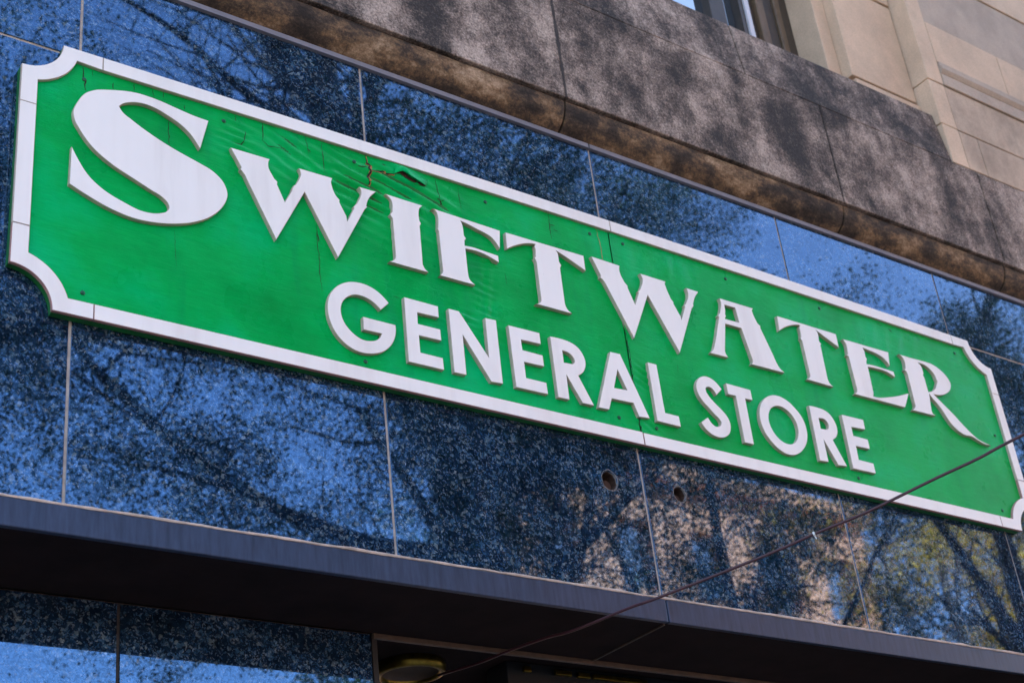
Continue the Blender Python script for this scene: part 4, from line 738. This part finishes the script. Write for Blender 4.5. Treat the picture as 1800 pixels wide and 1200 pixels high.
# splits and tears in the plywood
def ribbon(pts, w, mat, name, lift):
    rr_ = random.Random(int(abs(pts[0][0]) * 7 + pts[0][1]))
    fine = []
    for a, b in zip(pts[:-1], pts[1:]):
        d = math.hypot(b[0] - a[0], b[1] - a[1]); k = max(2, int(d / 9))
        for q in range(k):
            t = q / k
            fine.append((a[0] + (b[0] - a[0]) * t + rr_.uniform(-1, 1) * min(2.0, w), a[1] + (b[1] - a[1]) * t + rr_.uniform(-.8, .8)))
    fine.append(pts[-1])
    n_ = len(fine); L = []; R_ = []
    for i, p in enumerate(fine):
        a = fine[max(0, i - 1)]; b = fine[min(n_ - 1, i + 1)]
        tx, tz = b[0] - a[0], b[1] - a[1]; l_ = math.hypot(tx, tz) or 1
        nx_, nz_ = -tz / l_, tx / l_
        t = i / (n_ - 1)
        ww = w * 0.5 * (0.25 + 0.75 * math.sin(math.pi * min(0.96, max(0.06, t)))) * rr_.uniform(0.6, 1.25)
        for S_, s in ((L, 1), (R_, -1)):
            x = (p[0] + nx_ * ww * s) / 1000; z = (p[1] + nz_ * ww * s) / 1000
            S_.append((x + OX, YB - face_height(x, z) - lift, z + OZ))
    m = MB(); m.add(L + R_, [(i, i + 1, n_ + i + 1, n_ + i) for i in range(n_ - 1)])
    return m.build(name, mat, sign, recalc=False)
for pts, w, k in CRACKS:
    if k:
        ribbon([(x + 2.0, z - 2.0) for x, z in pts], w * 2.7, M_wood, 'torn_veneer', 0.0012)
        ribbon(pts, w * 1.5, M_crack, 'split', 0.0022)
    else:
        ribbon(pts, w * 1.6, M_crack, 'split', 0.0012)
for t in TEARS:
    m = MB()
    p = [(x / 1000, z / 1000) for x, z in t]
    m.add([(x + OX, YB - face_height(x, z) - 0.0026, z + OZ) for x, z in p], [tuple(q) for q in tessellate_polygon([[Vector((x, z, 0)) for x, z in p]])])
    m.build('tear', simple('dark_red_torn_ply', (0.045, 0.014, 0.008), 0.9, 0.5, 60), sign)
# curled veneer lip hanging over the tear
edge = [(2372, 4606), (2388, 4615), (2401, 4621), (2414, 4617), (2429, 4608), (2446, 4602), (2464, 4599), (2484, 4599), (2500, 4600)]
rr = random.Random(8); rows = []
for k, (x, z) in enumerate(edge):
    t = math.sin(math.pi * (k + 0.3) / (len(edge) - 0.4)); x /= 1000; z /= 1000
    up_ = [(x + 0.004, z + 0.024, 0.0006), (x + 0.003, z + 0.015, 0.003 + 0.004 * t), (x + 0.001, z + 0.006, 0.004 + 0.009 * t), (x, z - 0.001 + rr.uniform(-.002, .002), 0.003 + 0.012 * t), (x - 0.001, z - 0.004, 0.002 + 0.0135 * t)]
    rows.append([(a + OX, YB - face_height(a, b) - h, b + OZ) for a, b, h in up_])
m = MB(); m.add([p for r_ in rows for p in r_], [(i * 5 + j, (i + 1) * 5 + j, (i + 1) * 5 + j + 1, i * 5 + j + 1) for i in range(len(rows) - 1) for j in range(4)])
o = m.build('lifted_veneer', M_green, sign, smooth=True, recalc=False)
sol = o.modifiers.new('thickness', 'SOLIDIFY'); sol.thickness = 0.0012
# dark line of the butt joint
ribbon([(3243, 4648), (3249, 4590), (3252, 4529), (3254, 4500)], 3.2, M_wood, 'split', 0.0045)
M_seam = simple('dark_green_butt_joint', (0.004, 0.045, 0.018), 0.8, 0.3, 40)
ribbon([(3302, 4230), (3304, 4195), (3303, 4060), (3303, 4000)], 2.2, M_seam, 'split', 0.0050)
ribbon([(3302, 3895), (3300, 3860), (3302, 3830)], 3.0, M_seam, 'split', 0.0050)

# frame, piece by piece
def frame_piece(out):
    mb = MB(); slab(sgn(out), [], YB - 0.0002, YF, mb, 0, 1, bev=0.0012)
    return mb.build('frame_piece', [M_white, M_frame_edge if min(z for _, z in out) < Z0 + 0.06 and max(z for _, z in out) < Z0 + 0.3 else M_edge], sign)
gp = 0.0008
inset = math.degrees(math.asin(FW / RI))
def corner(cx, cz, sx, sz, lx, lz):
    """corner piece: scallop plus short straight tails; sx, sz point into the sign"""
    def zt(x): return (ztop(x) if cz > 4 else Z0)
    o = []
    # tail along x (horizontal rail), outer edge then inner edge
    o.append((cx + sx * lx, zt(cx + sx * lx)))
    n_ = 14
    o.append((cx + sx * RO, zt(cx + sx * RO)))
    for k in range(1, n_):
        a = math.pi / 2 * k / n_
        o.append((cx + sx * RO * math.cos(a), cz + sz * RO * math.sin(a)))
    o.append((cx, cz + sz * RO))
    o.append((cx, cz + sz * lz))
    o.append((cx + sx * FW, cz + sz * lz))
    a0 = math.asin(FW / RI)
    for k in range(n_ + 1):
        a = (math.pi / 2 - a0) + (2 * a0 - math.pi / 2) * k / n_
        o.append((cx + sx * RI * math.cos(a), cz + sz * RI * math.sin(a)))
    o.append((cx + sx * lx, zt(cx + sx * lx) + sz * FW))
    return o
JL, JR, JB0, JB1, JZL, JZR = 1.358, 5.237, 1.352, 5.222, 4.026, 4.025
frame_piece(corner(X0, Z1, 1, -1, JL - X0 - gp, 0.25))
frame_piece(corner(X1, Z1, -1, -1, X1 - JR - gp, 0.25))
frame_piece(corner(X0, Z0, 1, 1, JB0 - X0 - gp, JZL - Z0 - gp))
frame_piece(corner(X1, Z0, -1, 1, X1 - JB1 - gp, JZR - Z0 - gp))
def rail_top(a, b):
    n_ = 12; xs = [a + (b - a) * k / n_ for k in range(n_ + 1)]
    frame_piece([(x, ztop(x) - FW) for x in xs] + [(x, ztop(x)) for x in reversed(xs)])
rail_top(JL + gp, 3.3085 - gp); rail_top(3.3085 + gp, JR - gp)
frame_piece([(JB0 + gp, Z0), (XM - gp * 2, Z0), (XM - gp * 2, Z0 + FW + .001), (JB0 + gp, Z0 + FW)])
frame_piece([(XM + gp * 2, Z0), (JB1 - gp, Z0), (JB1 - gp, Z0 + FW), (XM + gp * 2, Z0 + FW - .001)])
frame_piece([(X0, JZL + gp), (X0 + FW, JZL + gp), (X0 + FW, Z1 - 0.25 - gp), (X0, Z1 - 0.25 - gp)])
frame_piece([(X1 - FW, JZR + gp), (X1, JZR + gp), (X1, Z1 - 0.25 - gp), (X1 - FW, Z1 - 0.25 - gp)])

# letters
ORD = ['first', 'second', 'third', 'fourth', 'fifth', 'sixth', 'seventh', 'eighth', 'ninth', 'tenth', 'eleventh', 'twelfth']
for i, (ch, loops) in enumerate(LETTERS):
    lp = [sgn([(x / 1000, z / 1000) for x, z in l]) for l in loops]
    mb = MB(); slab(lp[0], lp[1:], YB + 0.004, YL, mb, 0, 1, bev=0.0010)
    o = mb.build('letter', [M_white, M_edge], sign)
    row = 'upper row of large serif letters' if i < 10 else 'lower row of plain letters'
    o['label'] = 'raised white letter %s, %s of the %s' % (ch, ORD[i if i < 10 else i - 10], row)
# screws
for x, z in ((1.306, 4.592), (1.755, 4.602), (1.323, 3.862), (2.212, 3.855), (3.213, 3.871), (3.377, 3.862), (4.397, 3.855), (5.268, 3.863), (5.247, 4.602), (5.371, 4.228), (3.367, 4.619), (3.884, 4.610), (4.405, 4.612), (2.220, 4.601), (2.748, 4.612), (3.211, 4.618)):
    mb = MB(); y = YB - face_height(x, z)
    mb.tube([(x + OX, y + 0.003, z + OZ), (x + OX, y - 0.0025, z + OZ), (x + OX, y - 0.0042, z + OZ)], [0.0072, 0.0068, 0.0040], 10)
    mb.build('screw', M_screw, sign)

# ------------------------------------------------------------------ overhead cable
cable = empty('overhead_cable', tuple(WIRE[0]))
tag(cable, 'thin dark cable running from the entrance lamp out past the sign corner', 'cable')
w0 = Vector(WIRE[0])
wp = [Vector(p) for p in WIRE]
for k in range(1, 9):      # on to the street tree that holds it
    t = k / 8
    wp.append(wp[13] + (Vector((7.25, -5.75, 5.35)) - wp[13]) * t + Vector((0, 0, -0.10 * math.sin(math.pi * t))))
sm = []
for i in range(len(wp) - 1):
    p0, p1, p2, p3 = wp[max(0, i - 1)], wp[i], wp[i + 1], wp[min(len(wp) - 1, i + 2)]
    for q in range(4):
        t = q / 4
        sm.append(0.5 * ((2 * p1) + (-p0 + p2) * t + (2 * p0 - 5 * p1 + 4 * p2 - p3) * t * t + (-p0 + 3 * p1 - 3 * p2 + p3) * t ** 3))
sm.append(wp[-1])
mb = MB(); mb.tube([p - w0 for p in sm], 0.0045, 8)
mb.build('wire', M_cable, cable, smooth=True)
tp = wp[9] - w0
mb = MB(); td = (wp[10] - wp[8]).normalized()
mb.tube([tp - td * 0.003, tp + td * 0.003], 0.0072, 10)
mb.tube([tp + Vector((0, 0, -0.004)), tp + Vector((0.002, -0.004, -0.017))], 0.0015, 5)
mb.build('cable_tie', M_tie, cable)

# ------------------------------------------------------------------ street trees (seen mirrored in the granite)
def hash01(q):
    return abs(math.sin(q.x * 12.9898 + q.y * 78.233 + q.z * 37.719) * 43758.5453) % 1

def tree(label, base, limbs, depth, leaf_mat, leaf_n, leaf_size, seed, clump=0.55, spread=0.75, keep=None, group='street trees', gap=0.5, thin=None):
    rnd = random.Random(seed)
    root = empty('street_tree', base)
    tag(root, label, 'tree', group)
    B = Vector(base)
    mb = MB(); tips = []
    def grow(p, d, L, r, dep):
        n_ = 5; pts = [p.copy()]; rs = [r]; q = p.copy(); dd = d.copy()
        for i in range(n_):
            dd = (dd + Vector((rnd.uniform(-1, 1), rnd.uniform(-1, 1), rnd.uniform(-.6, .9))) * 0.17).normalized()
            q = q + dd * (L / n_); pts.append(q.copy()); rs.append(r * (1 - 0.55 * (i + 1) / n_))
            if dep > 0 and i >= 1:
                for _ in range(1 if rnd.random() < 0.8 else 2):
                    ax = Vector((rnd.uniform(-1, 1), rnd.uniform(-1, 1), rnd.uniform(-.35, .8)))
                    nd = (dd * 0.55 + ax.normalized() * spread).normalized()
                    grow(q.copy(), nd, L * rnd.uniform(0.5, 0.72), rs[-1] * rnd.uniform(0.45, 0.65), dep - 1)
            elif dep == 0:
                tips.append((q.copy(), dd.copy()))
        mb.tube(pts, rs, 7 if r > 0.05 else (5 if r > 0.015 else 3), caps=False)
        tips.append((q.copy(), dd.copy()))
    for pl, r0, r1, L, d0 in limbs:
        pts = [Vector(p) - B for p in pl]
        fine = []
        for i in range(len(pts) - 1):
            p0, p1, p2, p3 = pts[max(0, i - 1)], pts[i], pts[i + 1], pts[min(len(pts) - 1, i + 2)]
            for q in range(5):
                t = q / 5
                fine.append(0.5 * ((2 * p1) + (-p0 + p2) * t + (2 * p0 - 5 * p1 + 4 * p2 - p3) * t * t + (-p0 + 3 * p1 - 3 * p2 + p3) * t ** 3))
        fine.append(pts[-1])
        rs = [r0 + (r1 - r0) * i / (len(fine) - 1) for i in range(len(fine))]
        mb.tube(fine, rs, 10)
        for i in range(2, len(fine)):
            if fine[i].z > d0 and rnd.random() < 0.75:
                t = (fine[i] - fine[i - 1]).normalized()
                ax = Vector((rnd.uniform(-1, 1), rnd.uniform(-.8, .8), rnd.uniform(-.3, .7))).normalized()
                grow(fine[i].copy(), (t * 0.35 + ax).normalized(), L * rnd.uniform(0.6, 1.0), min(0.07, rs[i] * 0.4), depth)
        grow(fine[-1].copy(), (fine[-1] - fine[-2]).normalized(), L, r1, depth)
    mb.build('trunk', M_bark, root, smooth=True, recalc=False)
    # leaves: folded two-triangle blades in loose sprays round the twig ends
    npr = np.random.default_rng(seed)
    if keep: tips = [t for t in tips if keep(t[0] + B)]
    if tips:
        idx = npr.integers(0, len(tips), leaf_n)
        P = np.array([tuple(t[0]) for t in tips]); 
        c = P[idx] + npr.normal(0, clump * 0.42, (leaf_n, 3)) * np.array([1, 1, 0.75])
        # sprays: a smooth random field keeps foliage in masses with open gaps between
        def field(q):
            f0 = np.floor(q); t = q - f0; t = t * t * (3 - 2 * t); acc = 0
            for dx in (0, 1):
                for dy in (0, 1):
                    for dz in (0, 1):
                        h = np.abs(np.sin((f0 + [dx, dy, dz]) @ np.array([12.9898, 78.233, 37.719]) + seed) * 43758.5453) % 1
                        acc = acc + h * (t[:, 0] if dx else 1 - t[:, 0]) * (t[:, 1] if dy else 1 - t[:, 1]) * (t[:, 2] if dz else 1 - t[:, 2])
            return acc
        sel = 0.6 * field(c / (clump * 1.1)) + 0.4 * field(c / (clump * 0.45) + 9.1) > gap
        if thin is not None: sel &= ~thin(c + np.array(base), npr.random(len(c)))
        c = c[sel]; m_ = len(c)
        a = npr.normal(0, 1, (m_, 3)); a[:, 2] -= 0.5; a /= np.linalg.norm(a, axis=1, keepdims=True)
        b = np.cross(a, npr.normal(0, 1, (m_, 3))); b /= np.linalg.norm(b, axis=1, keepdims=True)
        s = leaf_size * npr.uniform(0.6, 1.25, (m_, 1))
        V = np.empty((m_, 4, 3))
        V[:, 0] = c; V[:, 1] = c + a * s * 0.5 + b * s * 0.27; V[:, 2] = c + a * s; V[:, 3] = c + a * s * 0.5 - b * s * 0.27
        me = bpy.data.meshes.new('crown')
        me.vertices.add(m_ * 4); me.vertices.foreach_set('co', V.reshape(-1))
        me.loops.add(m_ * 4); me.loops.foreach_set('vertex_index', np.arange(m_ * 4, dtype=np.int32))
        me.polygons.add(m_); me.polygons.foreach_set('loop_start', np.arange(0, m_ * 4, 4, dtype=np.int32))
        me.materials.append(leaf_mat)
        me.update(calc_edges=True); me.validate()
        o = bpy.data.objects.new('crown', me); link(o, root); o['kind'] = 'stuff'
    return root

# the big tree on the near pavement, limbs reaching over the street
tree('large leafy street tree at the kerb opposite the sign, one limb leaning left', (7.45, -5.9, 0.0),
     [([(7.45, -5.9, 0), (7.35, -5.95, 3.0), (7.05, -6.0, 6.0), (6.45, -6.0, 8.6)], 0.19, 0.16, 2.2, 5.0),
      ([(6.45, -6.0, 8.6), (5.95, -6.0, 10.2), (5.35, -6.0, 11.0), (4.9, -6.1, 12.2)], 0.19, 0.09, 2.2, 9.0),
      ([(6.5, -6.0, 8.4), (6.15, -6.2, 10.0), (6.0, -6.3, 11.4), (5.9, -6.4, 13.0)], 0.18, 0.11, 2.2, 9.2),
      ([(6.0, -6.0, 10.05), (5.1, -6.0, 10.25), (4.4, -5.95, 10.65), (3.6, -5.9, 10.8)], 0.055, 0.02, 1.3, 9.0),
      ([(7.0, -6.0, 6.2), (5.9, -6.1, 6.25), (4.9, -6.1, 6.55), (3.9, -6.2, 7.3), (3.1, -6.3, 8.4)], 0.075, 0.025, 1.7, 5.0),
      ([(6.7, -6.0, 7.6), (8.2, -6.3, 9.2), (9.3, -6.5, 10.2)], 0.09, 0.03, 1.7, 7.0),
      ([(7.1, -5.95, 5.4), (6.5, -5.0, 6.1), (6.0, -4.5, 6.9)], 0.05, 0.02, 1.3, 4.0),
      ([(7.15, -5.95, 5.0), (7.3, -5.0, 5.9), (7.2, -4.5, 6.9)], 0.05, 0.02, 1.2, 4.0)],
     2, M_leaf, 330000, 0.046, 11, gap=0.475, keep=lambda q: not (q.z > 8.8 and 3.6 < q.x < 6.6 and hash01(q) < 0.93),
     thin=lambda q, u: (q[:, 2] > 9.5) & (q[:, 0] > 3.5) & (q[:, 0] < 6.5) & (u < 0.88))
tree('smaller street tree at the kerb between the two taller ones', (10.4, -6.4, 0.0),
     [([(10.4, -6.4, 0), (10.3, -6.4, 2.6), (10.5, -6.5, 4.8), (10.3, -6.4, 7.2)], 0.11, 0.05, 1.7, 3.6),
      ([(10.45, -6.5, 4.4), (9.4, -6.4, 5.8), (8.9, -6.4, 6.8)], 0.06, 0.03, 1.4, 3.6),
      ([(10.45, -6.5, 4.4), (11.6, -6.6, 5.8), (12.2, -6.5, 6.6)], 0.06, 0.03, 1.4, 3.6)],
     2, M_leaf, 130000, 0.048, 23, gap=0.51, keep=lambda q: not (5.6 < q.z < 7.4 and hash01(q) < 0.35))
tree('tall street tree at the kerb farthest along the store front', (15.2, -6.2, 0.0),
     [([(15.2, -6.2, 0), (15.1, -6.2, 3.6), (14.9, -6.3, 6.6), (15.0, -6.4, 9.2)], 0.20, 0.09, 1.9, 5.0),
      ([(14.9, -6.3, 6.0), (13.8, -6.3, 7.6), (13.3, -6.4, 8.4)], 0.09, 0.04, 1.5, 5.0),
      ([(14.9, -6.3, 6.2), (16.4, -6.4, 8.2), (17.0, -6.4, 9.6)], 0.09, 0.04, 1.6, 5.0)],
     2, M_leaf, 100000, 0.050, 37, keep=lambda q: q.z > 8.3 or hash01(q) < 0.06)
tree('street tree at the kerb left of where the camera stands', (0.6, -6.6, 0.0),
     [([(0.6, -6.6, 0), (0.7, -6.6, 3.6), (0.9, -6.5, 6.6), (1.3, -6.4, 9.2)], 0.20, 0.09, 1.9, 5.0),
      ([(0.9, -6.5, 6.0), (2.2, -6.4, 7.2), (3.2, -6.4, 7.6)], 0.09, 0.04, 1.7, 5.0)],
     2, M_leaf, 120000, 0.048, 41)
for k, (x, y, h, lab) in enumerate(((43.5, -19.5, 16.5, 'yellowing tree across the street farthest from the tan building'),
                                    (31.2, -19.0, 17.4, 'tallest yellowing tree across the street'),
                                    (36.6, -19.5, 17.0, 'yellowing tree across the street between two other yellowing ones'),
                                    (16.5, -19.3, 12.5, 'green tree across the street opposite the sign'))):
    tree(lab, (x, y, 0.0),
         [([(x, y, 0), (x + .2, y, h * .3), (x - .1, y + .2, h * .55), (x, y, h * .8)], 0.24, 0.10, h * .2, h * .28),
          ([(x, y, h * .42), (x - 1.8, y + .4, h * .62), (x - 2.6, y + .5, h * .74)], 0.10, 0.05, h * .16, h * .28),
          ([(x, y, h * .45), (x + 1.9, y + .3, h * .64), (x + 2.7, y + .4, h * .76)], 0.10, 0.05, h * .16, h * .28)],
         2, M_leaf_y if k < 3 else M_leaf, 60000, 0.12, 50 + k, clump=1.0, gap=0.53, group='trees across the street')

# ------------------------------------------------------------------ buildings across the street
def block(label, x0, x1, y, zt, cols, floors, mat):
    root = empty('street_building', ((x0 + x1) / 2, y, 0))
    tag(root, label, 'building', 'buildings across the street')
    cx = (x0 + x1) / 2
    mb = MB()
    bw = (x1 - x0) / cols; fh = (zt - 1.2) / floors
    for c in range(cols + 1):                       # piers
        a = x0 + c * bw - cx
        lo = a - (0 if c == 0 else bw * .25); hi = a + (0 if c == cols else bw * .25)
        mb.box(lo, hi, -0.5, 0.0, 0, zt)
    for f in range(floors + 1):                      # spandrels
        z = f * fh
        for c in range(cols):
            a = x0 + c * bw - cx + bw * .25
            mb.box(a + .002, a + bw * .5 - .002, -0.48, -0.02, z, z + (fh * .42 if f < floors else 1.2))
    mb.build('wall', mat, root)
    mb = MB(); mb.box(x0 - cx - .3, x1 - cx + .3, -0.6, 0.35, zt + .002, zt + 0.5); mb.build('cornice', mat, root, bevel=0.05)
    mb = MB(); mb.box(x0 - cx, x1 - cx, -3, -0.502, 0, zt - .3); mb.build('rear_mass', mat, root)
    for f in range(floors):
        for c in range(cols):
            a = x0 + c * bw - cx + bw * .25
            z0_, z1_ = f * fh + fh * .42, (f + 1) * fh
            w = MB(); w.box(a + .003, a + bw * .5 - .003, -0.36, -0.30, z0_ + .003, z1_ - .003)
            w.build('window', M_glass, root)
block('sunlit warm tan five storey building across the street', 22.6, 36.0, -25.0, 18.6, 5, 5, M_opp_cream)
block('red brick building across the street to the left of the tan one', -2.0, 20.5, -25.0, 8.0, 6, 2, M_opp_red)
block('pale concrete building across the street to the right of the tan one', 36.6, 60.0, -25.0, 11.0, 6, 3, M_opp_grey)
